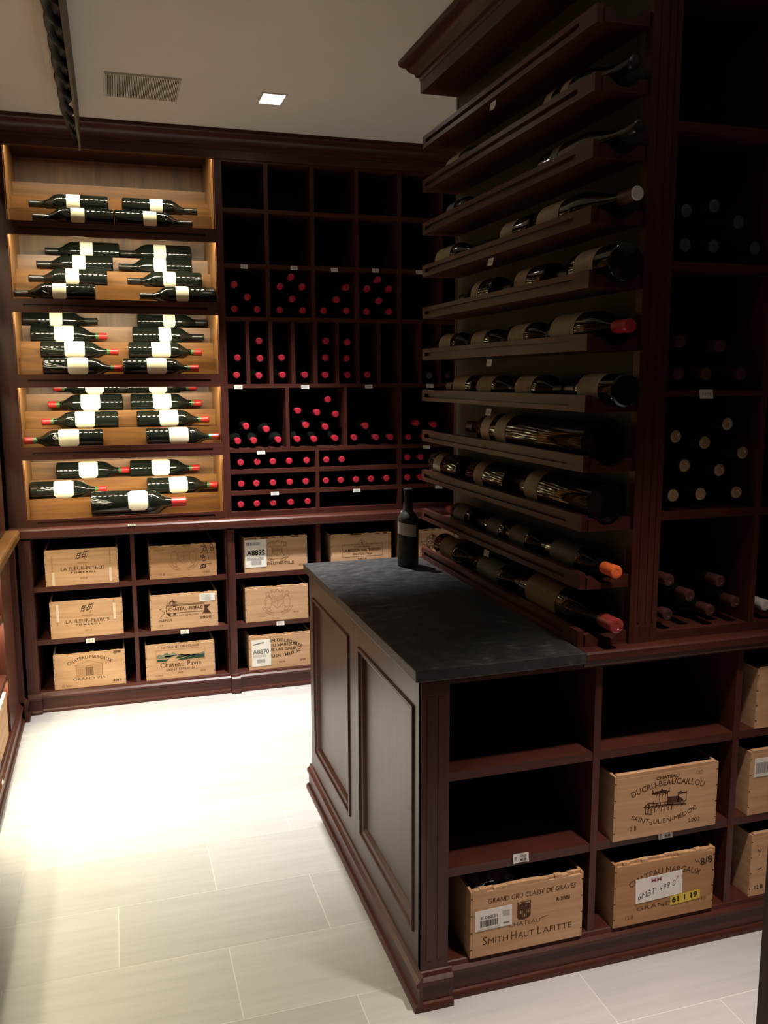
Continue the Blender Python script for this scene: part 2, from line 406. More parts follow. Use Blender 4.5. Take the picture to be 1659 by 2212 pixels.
# ------------------------------------------------------------------ island
IV = 1.985   # face of the cubby front
isl = base_cabinet('island_base', 'mahogany island base with case cubbies in front under the stone top', back_fr, IV, 0.60, [(0.778, 1.205), (1.226, 1.658), (1.679, 2.11), (2.13, 2.56)], 0.7225, 2.62, [(0.702, 0.778)], ztop=.896)
MB().box(.7345, 2.62, IV+.601, 3.268, .02, .883).build('carcass', W_V, isl)
MB().box(.722, .734, IV, 3.268, .02, .896).build('side_core', W_PANEL, isl)
MB().box(.7345, 1.157, IV, 3.268, .8832, .8962).build('top_frame', W_H, isl)
# plinth along the island side (out = -x)
MB(lambda u, v, z: (v, u, z)).prism([(.702+o_*1.05, z) for o_, z in PLINTH]+[], 0, 1.944, 3.285).build('side_plinth', W_H, isl)
# two framed doors on the aisle side
for n, (ya, yb, pa, pb) in enumerate(((1.966, 2.6025, 2.02, 2.55), (2.6035, 3.268, 2.668, 3.20))):
    z0, z1, pz0, pz1 = .100, .896, .180, .812
    d = MB()
    d.box(.702, .7219, ya, pa, z0, z1); d.box(.702, .7219, pb, yb, z0, z1)
    d.box(.702, .7219, pa, pb, z0, pz0); d.box(.702, .7219, pa, pb, pz1, z1)
    dd = d.build('door', W_PANEL, isl)
    mo = MB()
    ring = [(.7015, 0.0), (.6965, .003), (.6965, .012), (.703, .016), (.706, .026), (.715, .036), (.7205, .040)]
    for i in range(len(ring)-1):
        (xa, ia), (xb, ib) = ring[i], ring[i+1]
        A = [(xa, pa+ia, pz0+ia), (xa, pb-ia, pz0+ia), (xa, pb-ia, pz1-ia), (xa, pa+ia, pz1-ia)]
        B = [(xb, pa+ib, pz0+ib), (xb, pb-ib, pz0+ib), (xb, pb-ib, pz1-ib), (xb, pa+ib, pz1-ib)]
        mo.add(A+B, [(j, (j+1) % 4, 4+(j+1) % 4, 4+j) for j in range(4)])
    mo.build('panel_moulding', W_H, dd)
    MB().box(.7160, .7219, pa+.03, pb-.03, pz0+.03, pz1-.03).build('door_panel', W_PANEL, dd)
# stone top and wood ledge
tag(MB().box(.683, 1.157, 1.952, 3.285, .8965, .927).build('stone_countertop', STONE, bevel=.002), 'dark grey scuffed stone countertop on the island beside the label rack', 'countertop')
LEDGE_F = [(3.27, .8835), (1.966, .8835), (1.962, .890), (1.960, .900), (1.953, .904), (1.953, .921), (1.958, .926), (1.966, .9265), (3.27, .9265)]
tag(MB().prism(LEDGE_F, 0, 1.1575, 2.62).build('wood_ledge', W_H), 'mahogany ledge under the front bin rack, butting against the stone countertop', 'ledge')

# label rack on the aisle side of the island
RAIL0, RPITCH = .9272, .1559
lr = thing('label_rack', 'tall mahogany label rack with eleven slotted rails holding bottles above the stone countertop', 'wine rack', (1.235, 2.63, .93))
MB().box(1.3040, 1.3175, 2.021, 3.2495, .927, 2.687).build('back_panel', GREEN_PANEL, lr)
MB().box(1.303, 1.345, 3.25, 3.27, .927, 2.687).build('end_post', W_V, lr)
yfr = lambda u, v, z: (v, u, z)
rail_me = rail_mesh(MB(yfr), 2.008, 3.250, 1.16, 1.178, 0, .043, True, .085, .03, h=.0068).mesh('rail', W_H)
shelf_me = MB().box(1.1785, 1.3033, 2.02, 3.245, .0, .012).mesh('shelf', W_H)
prof = [(1.1785, 0)]
prof += [(1.303, 0), (1.303, .034)]
for i in range(13):
    t_ = i/12; x = 1.290-t_*.105
    dx = x-1.239; zz = min(.034, .0118+.05-math.sqrt(max(1e-6, .05**2-min(.049, abs(dx))**2)))
    prof.append((x, zz))
prof += [(1.1785, .030)]
br_me = MB().prism(prof, 1, 0, .018).mesh('cradle_bracket', W_H)
rail_z = [RAIL0+RPITCH*i for i in range(11)]
for z in rail_z:
    for nm, me, loc in (('rail', rail_me, (0, 0, z)), ('shelf', shelf_me, (0, 0, z)), ('cradle_bracket', br_me, (0, 2.001, z))):
        o = link(nm, me, lr); o.location = Vector(loc)-worldpos(lr)
fr_ = thing('bin_rack', 'dark mahogany bin rack with a fluted post above the island front ledge', 'wine rack', (1.9, 2.3, .93))
MB().box(1.3045, 1.389, 1.99, 2.0205, .9268, 2.687).build('post', W_V, fr_)
for xx in (1.327, 1.352, 1.372):
    MB().box(xx, xx+.006, 1.9872, 1.9899, .985, 2.62).build('flute_bead', W_V, fr_)
MB().box(1.318, 1.389, 2.021, 2.40, .9268, 2.687).build('side_panel', W_V, fr_)
MB().box(1.3895, 2.62, 2.40, 2.412, .9268, 2.687).build('back_panel', BLACK, fr_)
FZ = [(.9268, .951), (1.259, 1.281), (1.588, 1.604), (1.916, 1.933), (2.251, 2.274), (2.59, 2.687)]
for a, b in FZ: MB().box(1.3895, 2.62, 1.995, 2.3995, a, b).build('shelf', W_H, fr_)
for (a, b), (c, d) in zip(FZ[:-1], FZ[1:]):
    for xx in (1.695, 2.02, 2.34, 2.60): MB().box(xx, xx+.018, 1.996, 2.3995, b, c).build('divider', W_V, fr_)
# canopy and crown over both racks
cn = thing('rack_canopy', 'overhanging mahogany canopy with stepped crown moulding on top of the island racks', 'canopy', (1.9, 2.6, 2.687))
MB().box(1.157, 2.62, 1.93, 3.27, 2.6872, 2.73).build('soffit_box', W_H, cn)
CR2 = [(-.02, 2.7305), (.002, 2.7305), (.004, 2.742), (.014, 2.746), (.018, 2.757), (.034, 2.768), (.044, 2.784), (.060, 2.792), (.066, 2.802), (.066, 2.8135), (-.02, 2.8135)]
MB().sweep(CR2, [(2.62, 3.27), (1.157, 3.27), (1.157, 1.93), (2.62, 1.93)][::-1] if False else [(2.62, 1.93), (1.157, 1.93), (1.157, 3.27), (2.62, 3.27)][::-1]).build('crown', W_H, cn, smooth=True)

# near tall cabinet at the aisle edge
tc_ = thing('tall_cabinet', 'plain dark mahogany cabinet end standing across the aisle from the island', 'cabinet', (1.2, .6, 0))
MB().box(.728, 1.75, .40, .80, 0, 2.68).build('carcass', W_V, tc_)
MB().box(.7225, 1.75, .39, .8075, 0.0, .09).build('plinth', W_H, tc_)

# ------------------------------------------------------------------ ink and lettering
_txt = {}
def text_geo(s, bold=0.0):
    if (s, bold) in _txt: return _txt[(s, bold)]
    cu = bpy.data.curves.new('t', 'FONT'); cu.body = s; cu.size = 1.0; cu.resolution_u = 2; cu.offset = bold
    ob = bpy.data.objects.new('t', cu); C.objects.link(ob)
    dg = bpy.context.evaluated_depsgraph_get(); dg.update()
    me = bpy.data.meshes.new_from_object(ob.evaluated_get(dg))
    vs = [(v.co.x, v.co.y) for v in me.vertices]; fs = [tuple(p.vertices) for p in me.polygons]
    bpy.data.objects.remove(ob); bpy.data.curves.remove(cu); bpy.data.meshes.remove(me)
    if not vs: return [], [], 0
    x0 = min(v[0] for v in vs); vs = [(x-x0, y) for x, y in vs]
    W = max(v[0] for v in vs)
    _txt[(s, bold)] = (vs, fs, W); return _txt[(s, bold)]
class Ink:
    """flat print in a plane; coordinates in metres from the lower left corner of the face"""
    def __init__(s): s.v = []; s.f = []; s.lines = []
    def put(s, vs, fs):
        b = len(s.v); s.v += vs; s.f += [tuple(b+i for i in f) for f in fs]
    def text(s, st, cx, base, width, height, arc=0.0, rot=0.0, bold=0.02, skew=0.0):
        vs, fs, W = text_geo(st, bold)
        if not W: return
        kx = width/W; ky = height/0.70
        out = []
        for x, y in vs:
            px = x*kx-width/2 + skew*y*ky; py = y*ky
            if arc:      # arc = angle spanned (radians), >0 arch, <0 bowl
                R = width/abs(arc)
                a = px/R
                if arc > 0: px, py = (R+py)*math.sin(a), (R+py)*math.cos(a)-R
                else: px, py = (R-py)*math.sin(a), R-(R-py)*math.cos(a)
            if rot: px, py = px*math.cos(rot)-py*math.sin(rot), px*math.sin(rot)+py*math.cos(rot)
            out.append((cx+px, base+py))
        a_ = len(s.f); s.put(out, fs); s.lines.append((a_, len(s.f)))
    def line(s, pts, w):
        for (ax, ay), (bx, by) in zip(pts[:-1], pts[1:]):
            d = math.hypot(bx-ax, by-ay) or 1e-6; nx, ny = -(by-ay)/d*w/2, (bx-ax)/d*w/2
            ex, ey = (bx-ax)/d*w*.3, (by-ay)/d*w*.3
            s.put([(ax+nx-ex, ay+ny-ey), (ax-nx-ex, ay-ny-ey), (bx-nx+ex, by-ny+ey), (bx+nx+ex, by+ny+ey)], [(0, 1, 2, 3)])
    def poly(s, pts): s.put(list(pts), [tuple(range(len(pts)))])
    def rect(s, x0, x1, y0, y1): s.poly([(x0, y0), (x1, y0), (x1, y1), (x0, y1)])
    def frame(s, x0, x1, y0, y1, w): s.line([(x0, y0), (x1, y0), (x1, y1), (x0, y1), (x0, y0)], w)
    def arc(s, cx, cy, rx, ry, a0, a1, w, n=16):
        s.line([(cx+rx*math.cos(a0+(a1-a0)*i/n), cy+ry*math.sin(a0+(a1-a0)*i/n)) for i in range(n+1)], w)
    def barcode(s, x0, x1, y0, y1, seed=1):
        r = random.Random(seed); x = x0
        while x < x1:
            wd = r.choice((.0008, .0013, .002)); s.rect(x, min(x+wd, x1), y0, y1); x += wd+r.choice((.0007, .0012))
    def crest(s, cx, cy, k, w):
        """crowned shield with supporters and a ribbon"""
        s.line([(cx-.02*k, cy+.02*k), (cx-.02*k, cy-.008*k), (cx, cy-.026*k), (cx+.02*k, cy-.008*k), (cx+.02*k, cy+.02*k), (cx-.02*k, cy+.02*k)], w)
        s.line([(cx-.02*k, cy-.002*k), (cx+.02*k, cy+.008*k)], w); s.line([(cx, cy+.02*k), (cx, cy-.02*k)], w)
        for sg in (-1, 1):
            s.arc(cx+sg*.034*k, cy, .012*k, .024*k, 0, 2*PI, w, 14); s.arc(cx+sg*.036*k, cy+.03*k, .007*k, .007*k, 0, 2*PI, w, 10)
            s.line([(cx+sg*.022*k, cy+.012*k), (cx+sg*.03*k, cy+.02*k), (cx+sg*.042*k, cy+.016*k)], w)
            s.line([(cx+sg*.03*k, cy-.02*k), (cx+sg*.024*k, cy-.034*k), (cx+sg*.04*k, cy-.036*k)], w)
        s.line([(cx-.018*k, cy+.024*k), (cx-.024*k, cy+.042*k), (cx-.01*k, cy+.033*k), (cx, cy+.046*k), (cx+.01*k, cy+.033*k), (cx+.024*k, cy+.042*k), (cx+.018*k, cy+.024*k)], w)
        s.arc(cx, cy-.006*k, .058*k, .046*k, PI*1.08, PI*1.42, w); s.arc(cx, cy-.006*k, .050*k, .038*k, PI*1.08, PI*1.42, w)
        s.arc(cx, cy-.006*k, .058*k, .046*k, PI*1.58, PI*1.92, w); s.arc(cx, cy-.006*k, .050*k, .038*k, PI*1.58, PI*1.92, w)
        for i in range(9): s.line([(cx-.016*k+i*.004*k, cy-.004*k), (cx-.016*k+i*.004*k, cy+.016*k)], w*.7)
    def pieces(s):
        out = []; used = set()
        for a, b in s.lines: out.append(range(a, b)); used.update(range(a, b))
        rest = [i for i in range(len(s.f)) if i not in used]
        if rest: out.append(rest)
        res = []
        for r in out:
            q = Ink(); mp = {}
            for i in r:
                f = []
                for k in s.f[i]:
                    if k not in mp: mp[k] = len(q.v); q.v.append(s.v[k])
                    f.append(mp[k])
                q.f.append(tuple(f))
            if q.f: res.append(q)
        return res
    def mesh(s, name, mat, place):
        me = bpy.data.meshes.new(name); me.from_pydata([place(x, y) for x, y in s.v], [], s.f)
        me.materials.append(mat); return me

# ------------------------------------------------------------------ wooden wine cases
def case(name, label, x0, x1, z0, z1, yf, depth, fr=back_fr, mat=None, prints=(), stickers=(), seed=0, lid=True, torn=True):
    mat = mat or PINE
    rr = random.Random(seed)
    t = thing(name, label, 'wine case', fr((x0+x1)/2, yf+depth/2, z0), 'wooden wine cases in the cubbies')
    o = .0004
    MB(fr).box(x0+.006, x1-.006, yf, yf+.014, z0+.0005, z1-.010).build('front_panel', mat, t, bevel=.0012)
    for a, b in ((x0, x0+.0075), (x1-.0075, x1)):
        MB(fr).box(a, b, yf+.001, yf+depth, z0+.0005, z1-.004).build('side_panel', mat, t)
    MB(fr).box(x0+.0076, x1-.0076, yf+depth-.014, yf+depth, z0+.008, z1-.011).build('back_panel', mat, t)
    MB(fr).box(x0+.0076, x1-.0076, yf+.0145, yf+depth-.0145, z0+.0005, z0+.008).build('bottom_panel', mat, t)
    # rim of the front board, chipped where the lid was prised off
    n = 16; b = MB(fr)
    for i in range(n):
        a, c = x0+.0062+(x1-x0-.0124)*i/n, x0+.0062+(x1-x0-.0124)*(i+1)/n
        chip = rr.random() < .4 if torn else False
        b.box(a, c, yf+(.004+rr.random()*.004 if chip else .0004), yf+.0138, z1-.0099, z1-(rr.random()*.004 if torn else 0))
    b.build('chipped_rim', PINE_E if torn else mat, t)
    MB(fr).box(x0+.0078, x1-.0078, yf+.0146, yf+depth-.0146, z0+.02, z1-.016).build('shade_insert', DARKFILL, t)  # near-black insert put in for the shade on the case tops
    # nail heads on the side edges
    for sx in (x0+.003, x1-.003):
        nb = MB(fr)
        for k in range(4):
            zz = z0+.025+k*(z1-z0-.05)/3
            nb.box(sx-.0022, sx+.0022, yf+.0002, yf+.0012, zz-.0012, zz+.0012)
        nb.build('nail', INK_K, t)
    lift = [0.0007]
    def place(dy):
        return lambda x, y: fr(x0+x, yf-dy, z0+y)
    for nm, mt, ink in prints:
        for pc in ink.pieces(): link(nm, pc.mesh(nm, mt, place(.0009 if nm == 'shield_detail' else .0006)), t)
    for nm, mt, (a, b_, c, d, rot), inks in stickers:
        cx, cy = (a+b_)/2, (c+d)/2
        def rp(x, y, cx=cx, cy=cy, rot=rot):
            return (cx+(x-cx)*math.cos(rot)-(y-cy)*math.sin(rot), cy+(x-cx)*math.sin(rot)+(y-cy)*math.cos(rot))
        q = [rp(a, c), rp(b_, c), rp(b_, d), rp(a, d)]
        mbk = MB()
        mbk.add([fr(x0+px, yf-.0014, z0+py) for px, py in q]+[fr(x0+px, yf-.0008, z0+py) for px, py in q], [(0, 1, 2, 3), (7, 6, 5, 4), (0, 4, 5, 1), (1, 5, 6, 2), (2, 6, 7, 3), (3, 7, 4, 0)])
        st = mbk.build(nm, mt, t)
        for n2, m2, ik in inks:
            ik.v = [rp(x, y) for x, y in ik.v]
            link(n2, ik.mesh(n2, m2, place(.0018)), st)
    return t
W, H = .342, .194

def flag(ik, cx, cy, k):
    ik.line([(cx+.030*k, cy+.026*k), (cx+.010*k, cy-.024*k)], .0018*k)
    for (a, b, c, d) in ((-.026, .010, .022, .020), (-.030, .000, .016, .008), (-.034, -.013, .012, -.004)):
        pts = [(cx+(a+(c-a)*i/8)*k, cy+(b+(d-b)*i/8+.003*math.sin(i*2.4))*k) for i in range(9)]
        ik.line(pts[:4], .0045*k); ik.line(pts[5:], .0045*k)
    ik.line([(cx-.022*k, cy+.014*k), (cx-.034*k, cy-.015*k)], .0014*k)
    ik.line([(cx-.012*k, cy+.014*k), (cx+.006*k, cy-.008*k)], .0016*k); ik.line([(cx-.02*k, cy-.010*k), (cx+.014*k, cy+.016*k)], .0016*k)
def petrus():
    a, b = Ink(), Ink()
    fl_ = Ink(); flag(fl_, .178, .146, 1.0)
    b.text('CHATEAU', .176, .108, .052, .007)
    a.text('LA FLEUR-PETRUS', .175, .075, .205, .018, bold=.0)
    a.text('P O M E R O L', .177, .060, .118, .0085, bold=.035)
    b.text('2010', .177, .030, .034, .009)
    for x, r in ((.036, PI/2), (.302, -PI/2)): b.text('LA FLEUR-PETRUS', x, .11 if r > 0 else .14, .085, .006, rot=r)
    return [('printed_lettering', INK, a), ('flag_emblem', INK, fl_), ('faded_lettering', INK_F, b)]
def tapes(y0, y1, y2, y3): return [('tape_strip', TAPE, (.030, .042, y0, y1, 0), []), ('tape_strip', TAPE, (.298, .310, y2, y3, 0), [])]
case('wine_case', 'pale wooden wine case stencilled La Fleur-Petrus in the top cubby, label strips worn', -.349, -.007, .632, .812, 4.490, .44, prints=petrus(), stickers=tapes(.004, .07, .01, .08), seed=1, torn=False)
case('wine_case', 'wooden wine case stencilled La Fleur-Petrus with white tape strips, above the Margaux case', -.340, .004, .365, .552, 4.490, .44, prints=petrus(), stickers=tapes(.085, .175, .08, .165), seed=2, torn=False)
def margaux(year, word='12 Btles'):
    a, b = Ink(), Ink()
    a.text('CHATEAU MARGAUX', .172, .150, .215, .017, arc=1.15, bold=.0)
    b.line([(.105, .118), (.105, .062), (.230, .062), (.230, .118)], .0013); b.line([(.098, .116), (.168, .140), (.237, .116), (.098, .116)], .0013)
    for i in range(9): b.line([(.108+i*.0045, .066), (.108+i*.0045, .112)], .0008); b.line([(.192+i*.0045, .066), (.192+i*.0045, .112)], .0008)
    for i in range(6): b.line([(.106, .068+i*.008), (.146, .068+i*.008)], .0007); b.line([(.190, .068+i*.008), (.229, .068+i*.008)], .0007)
    b.rect(.148, .188, .062, .104)
    for i in range(4): a.line([(.152+i*.0105, .070), (.152+i*.0105, .103)], .0012)
    a.line([(.148, .106), (.168, .113), (.188, .106)], .0016)
    a.text('GRAND VIN', .168, .040, .160, .014, bold=.0)
    a.text(year, .300, .018, .042, .012, bold=.02); b.text(word, .060, .012, .05, .010)
    return a, b
a, b = margaux('2010'); c = Ink(); c.barcode(.286, .322, .166, .178, 3); c.text('0321', .295, .160, .012, .004)
case('wine_case', 'wooden wine case stencilled Chateau Margaux Grand Vin 2010 in the bottom cubby by the corner', -.338, .004, .102, .285, 4.490, .44, prints=[('printed_lettering', INK, a), ('faded_lettering', INK_F, b), ('barcode', INK, c)], seed=3)
# 1995 crest case with marker numbers
a, b = Ink(), Ink()
b.crest(.17, .108, 1.35, .0014); b.text('12 B', .06, .020, .03, .011); b.text('1995', .282, .020, .036, .010); b.text('Grand Vin', .05, .145, .05, .012)
a.line([(.272, .172), (.286, .15), (.292, .12), (.296, .088)], .0028)
a.line([(.258, .158), (.282, .158)], .0028); a.arc(.277, .142, .007, .010, 0, 2*PI, .0028, 10); a.line([(.270, .138), (.262, .124), (.258, .127)], .0028)
a.line([(.252, .104), (.270, .112), (.266, .094)], .0028); a.line([(.255, .112), (.262, .098), (.280, .104)], .0028); a.line([(.266, .082), (.281, .084)], .0028)
a.line([(.246, .066), (.310, .066)], .0022); a.arc(.272, .056, .010, .009, 0, 2*PI, .0034, 12); a.arc(.266, .054, .012, .008, 0, 2*PI, .0026, 12); a.line([(.262, .046), (.250, .044)], .003)
a.arc(.310, .160, .007, .009, 0, 2*PI, .0026, 10); a.arc(.314, .142, .007, .010, 0, 2*PI, .0026, 10)
case('wine_case', 'darker wooden wine case with faded crest and numbers scrawled in black marker', .144, .480, .632, .806, 4.490, .44, mat=PINE_D, prints=[('marker_scrawl', INK_K, a), ('faded_crest', INK_F, b)], seed=4)
def figeac():
    a, b = Ink(), Ink()
    a.line([(.080, .116), (.080, .086), (.270, .086), (.270, .124), (.080, .124), (.080, .116)], .0022)
    for i in range(44): a.rect(.082+i*.0043, .084+i*.0043, .125, .129)
    a.line([(.075, .131), (.276, .131)], .0016)
    a.text('CHATEAU-FIGEAC', .177, .098, .172, .017, bold=.02)
    a.line([(.080, .112), (.046, .112), (.072, .090), (.046, .064), (.088, .064)], .0020); a.line([(.080, .086), (.100, .070), (.100, .086)], .0018)
    a.poly([(.082, .084), (.098, .084), (.098, .066)]); a.poly([(.114, .084), (.130, .084), (.114, .072)])
    a.line([(.100, .066), (.112, .074), (.116, .068), (.130, .084)], .0016)
    a.poly([(.272, .118), (.304, .118), (.286, .100), (.306, .070), (.258, .072), (.272, .086)])
    a.line([(.094, .132), (.100, .144), (.110, .148)], .0022); a.arc(.112, .134, .018, .016, 0, PI, .0016); a.poly([(.112, .134), (.128, .134), (.124, .145), (.112, .150)])
    a.line([(.112, .150), (.112, .160)], .0018); a.line([(.108, .156), (.116, .156)], .0016); a.line([(.136, .136), (.130, .146)], .0026); a.line([(.088, .136), (.092, .143)], .0026)
    a.rect(.112, .126, .119, .122)
    a.text('SAINT-EMILION', .182, .067, .122, .009, bold=.0); a.text('2010', .276, .046, .060, .013, bold=.02)
    a.text('FRANCE', .074, .044, .064, .012, bold=0); b.text('12 B', .052, .020, .020, .008)
    return [('printed_lettering', INK, a), ('faded_lettering', INK_F, b)]
g = Ink()
for i in range(6): g.line([(.256+(.02 if i % 2 else 0), .170-i*.005), (.300+(.006 if i % 3 else 0), .170-i*.005)], .0012)
case('wine_case', 'wooden wine case with Chateau-Figeac ribbon emblem and white paper sticker', .138, .478, .365, .552, 4.490, .44, prints=figeac(), stickers=[('paper_sticker', PAPER, (.248, .326, .138, .178, 0), [('sticker_print', INK_GREY, g)])], seed=5)
# Pavie
a, b, c, d = Ink(), Ink(), Ink(), Ink()
a.text('1er GRAND CRU CLASSE', .175, .164, .190, .012, bold=0)
b.frame(.052, .298, .092, .156, .0012)
c.poly([(.056, .096), (.104, .096), (.118, .107), (.056, .108)]); c.poly([(.158, .101), (.180, .097), (.296, .100), (.296, .121), (.232, .119)]); c.poly([(.146, .107), (.158, .106), (.226, .119), (.222, .124), (.165, .121)])
c.poly([(.090, .118), (.118, .116), (.156, .124), (.135, .126), (.098, .124)])
pts = [(.056, .112)]+[(.056+.24*i/24, .128+.012*math.sin(i*1.7)*.4+.010*math.sin(i*.27)) for i in range(25)]+[(.296, .122), (.16, .124), (.12, .112)]
d.put(pts, [tuple(range(len(pts)))])
a.text('Chateau Pavie', .175, .064, .208, .026, bold=.0); a.text('SAINT EMILION', .172, .043, .146, .013, bold=0); a.text('2010', .172, .028, .024, .006)
b.text('12 Btles', .062, .020, .040, .006); b.text('2010', .286, .026, .026, .008)
case('wine_case', 'pale wooden wine case printed Chateau Pavie with a green vineyard picture', .105, .454, .102, .292, 4.490, .44, prints=[('printed_lettering', INK, a), ('faded_lettering', INK_F, b), ('vineyard_print', INK_GL, d), ('vineyard_foreground_print', INK_G, c)], seed=6)
# A8895
a, b = Ink(), Ink()
b.text('GRAND VIN', .172, .158, .100, .009, arc=.9, bold=0); b.crest(.174, .112, 1.15, .0016); b.line([(.12, .066), (.235, .072)], .0015)
a.text('PICHON-LONGUEVILLE', .170, .038, .180, .016, bold=.02); b.text('2010', .305, .024, .036, .010)
g, k = Ink(), Ink()
k.text('A8895', .060, .094, .094, .027, bold=.03); g.barcode(.012, .082, .146, .162, 5); g.barcode(.038, .088, .042, .066, 6)
for i in range(4): g.line([(.012, .080-i*.004), (.10, .081-i*.004)], .0014)
case('wine_case', 'wooden wine case with white A8895 sticker over a Longueville crest', .623, .957, .632, .822, 4.490, .44, prints=[('printed_lettering', INK, a), ('faded_crest', INK_F, b)], stickers=[('paper_sticker', PAPER, (.004, .116, .030, .176, 0), [('sticker_number', INK_K, k), ('sticker_print', INK_GREY, g)])], seed=7)
# blank crest case
b = Ink(); b.crest(.170, .105, 1.45, .0012); b.text('12 Btles', .085, .028, .034, .006); b.text('2010', .268, .038, .026, .007)
case('wine_case', 'pale wooden wine case with only a faint crest between two numbered sticker cases', .622, .958, .365, .555, 4.490, .44, prints=[('faint_crest', INK_F, b)], seed=8)
# A8870
a = Ink()
a.text('GRAND VIN DE LEOVILLE', .148, .148, .285, .017, arc=1.35, bold=.02); a.text('DU MARQUIS', .184, .122, .150, .014, arc=.10, bold=.02); a.text('DE LAS CASES', .182, .098, .150, .014, bold=.02)
a.text('SAINT JULIEN . MEDOC', .150, .062, .270, .015, arc=-.75, bold=.02); a.text('2010', .288, .030, .030, .010); a.text('2010', .175, .030, .034, .008)
g, k = Ink(), Ink()
k.text('A8870', .063, .088, .088, .024, bold=.03); g.barcode(.040, .084, .038, .058, 8); g.line([(.022, .140), (.078, .150)], .006)
for i in range(3): g.line([(.022, .080-i*.004), (.09, .081-i*.004)], .001)
case('wine_case', 'wooden wine case with white A8870 sticker over Leoville Las Cases lettering', .634, .971, .102, .294, 4.490, .44, prints=[('printed_lettering', INK, a)], stickers=[('paper_sticker', PAPER, (.014, .116, .020, .166, 0), [('sticker_number', INK_GREY, k), ('sticker_print', INK_GREY, g)])], seed=9)
# Mission
a, b = Ink(), Ink()
a.frame(.062, .288, .052, .118, .0016); a.arc(.174, .118, .023, .022, 0, PI, .0016); a.line([(.174, .120), (.174, .134)], .003); a.line([(.168, .128), (.180, .128)], .003)
a.text('CHATEAU', .174, .101, .088, .009); a.text('LA MISSION HAUT-BRION', .174, .079, .212, .016, bold=.02); a.text('Grand Cru Classe', .174, .062, .112, .010, bold=.01, skew=.25); a.text('2010', .174, .030, .052, .012)
case('wine_case', 'wooden wine case printed La Mission Haut-Brion, half hidden by the stone countertop', 1.087, 1.427, .632, .813, 4.490, .44, prints=[('printed_lettering', INK, a)], seed=10)
case('wine_case', 'wooden wine case with Chateau-Figeac ribbon emblem, glimpsed behind the standing bottle', 1.552, 1.892, .632, .814, 4.490, .44, prints=figeac(), seed=11)
# island cases
a, b, c, g, k = Ink(), Ink(), Ink(), Ink(), Ink()
a.text('GRAND CRU CLASSE DE GRAVES', .180, .152, .262, .014, bold=-.004, skew=.12)
se = Ink(); se.poly([(.136, .138), (.176, .140), (.176, .096), (.171, .091), (.156, .086), (.141, .089), (.136, .095)])
c.poly([(.140, .131), (.150, .135), (.162, .135), (.172, .133), (.172, .137), (.140, .136)])
c.arc(.156, .126, .0055, .005, PI, 2*PI, .0022, 10)
for x, y in ((.146, .108), (.168, .109), (.157, .098)):
    c.poly([(x, y+.007), (x+.002, y), (x, y-.006), (x-.002, y)]); c.arc(x-.0035, y+.001, .0025, .004, PI*.5, PI*1.6, .0012, 8); c.arc(x+.0035, y+.001, .0025, .004, PI*1.4, PI*2.5, .0012, 8)
a.text('R 2005', .274, .122, .042, .010, bold=.03)
a.text('CHATEAU', .158, .070, .092, .012, bold=-.012); a.line([(.205, .080), (.228, .084)], .0012)
for st, cx, wd, ht in (('S', .042, .013, .024), ('MITH', .081, .058, .017), ('H', .127, .015, .024), ('AUT', .163, .046, .017), ('L', .204, .012, .024), ('AFITTE', .258, .088, .017)): a.text(st, cx, .034, wd, ht, bold=-.008)
k.text('Y 06831', .052, .110, .050, .010, bold=0); k.barcode(.027, .078, .088, .107, 12)
g.rect(.094, .112, .086, .090)
for i in range(2): g.line([(.018, .082-i*.004), (.085, .082-i*.004)], .0008)
for i in range(6): g.line([(.092, .124-i*.003), (.112, .124-i*.003)], .0008)
sh = case('wine_case', 'open-topped wooden wine case stencilled Smith Haut Lafitte with white barcode label', .845, 1.180, .102, .299, 1.972, .50, prints=[('printed_lettering', INK, a), ('shield_emblem', INK, se), ('shield_detail', PINE_E, c)], stickers=[('barcode_label', PAPER, (.013, .120, .078, .137, .02), [('label_print', INK_K, k), ('label_small_print', INK_GREY, g)])], seed=12)
# Ducru
a, b = Ink(), Ink()
a.text('CHATEAU', .168, .166, .074, .009, bold=.03, arc=.12); a.text('DUCRU-BEAUCAILLOU', .172, .146, .236, .017, arc=.78, bold=.0)
a.text('SAINT-JULIEN-MEDOC', .162, .034, .226, .013, arc=-1.0, bold=.0); a.text('2002', .262, .022, .040, .012, bold=-.005); a.text('12 B', .060, .026, .028, .012, bold=-.005); b.text('CBD', .272, .164, .024, .011, bold=-.01)
def castle(ik):
    ik.frame(.126, .170, .096, .124, .002); ik.line([(.120, .126), (.176, .126)], .004); ik.line([(.123, .126), (.121, .136)], .003); ik.line([(.173, .126), (.175, .136)], .003); ik.line([(.148, .126), (.150, .136), (.158, .130)], .003); ik.line([(.130, .130), (.168, .131)], .003)
    for i in range(4): ik.line([(.133+i*.010, .112), (.133+i*.010, .120), (.137+i*.010, .120)], .0018); ik.line([(.133+i*.010, .100), (.133+i*.010, .108)], .0018)
    ik.poly([(.170, .110), (.205, .108), (.222, .096), (.222, .088), (.170, .092)]); ik.frame(.205, .232, .090, .114, .002); ik.line([(.203, .116), (.212, .120), (.222, .114), (.234, .117)], .003)
    ik.line([(.096, .090), (.110, .100), (.126, .098)], .0035); ik.line([(.100, .086), (.100, .070), (.120, .066)], .003); ik.line([(.110, .096), (.110, .072)], .002)
    for i in range(8): ik.line([(.108+i*.011, .070), (.108+i*.011, .084), (.113+i*.011, .084)], .002)
    for i in range(6): ik.line([(.112+i*.012, .086), (.112+i*.012, .095)], .002)
    ik.line([(.096, .089), (.190, .087)], .003); ik.line([(.170, .087), (.232, .080)], .003)
    for i in range(9): ik.line([(.186+i*.005, .074+(i % 3)*.003), (.190+i*.005, .090)], .0014)
cs = Ink(); castle(cs)
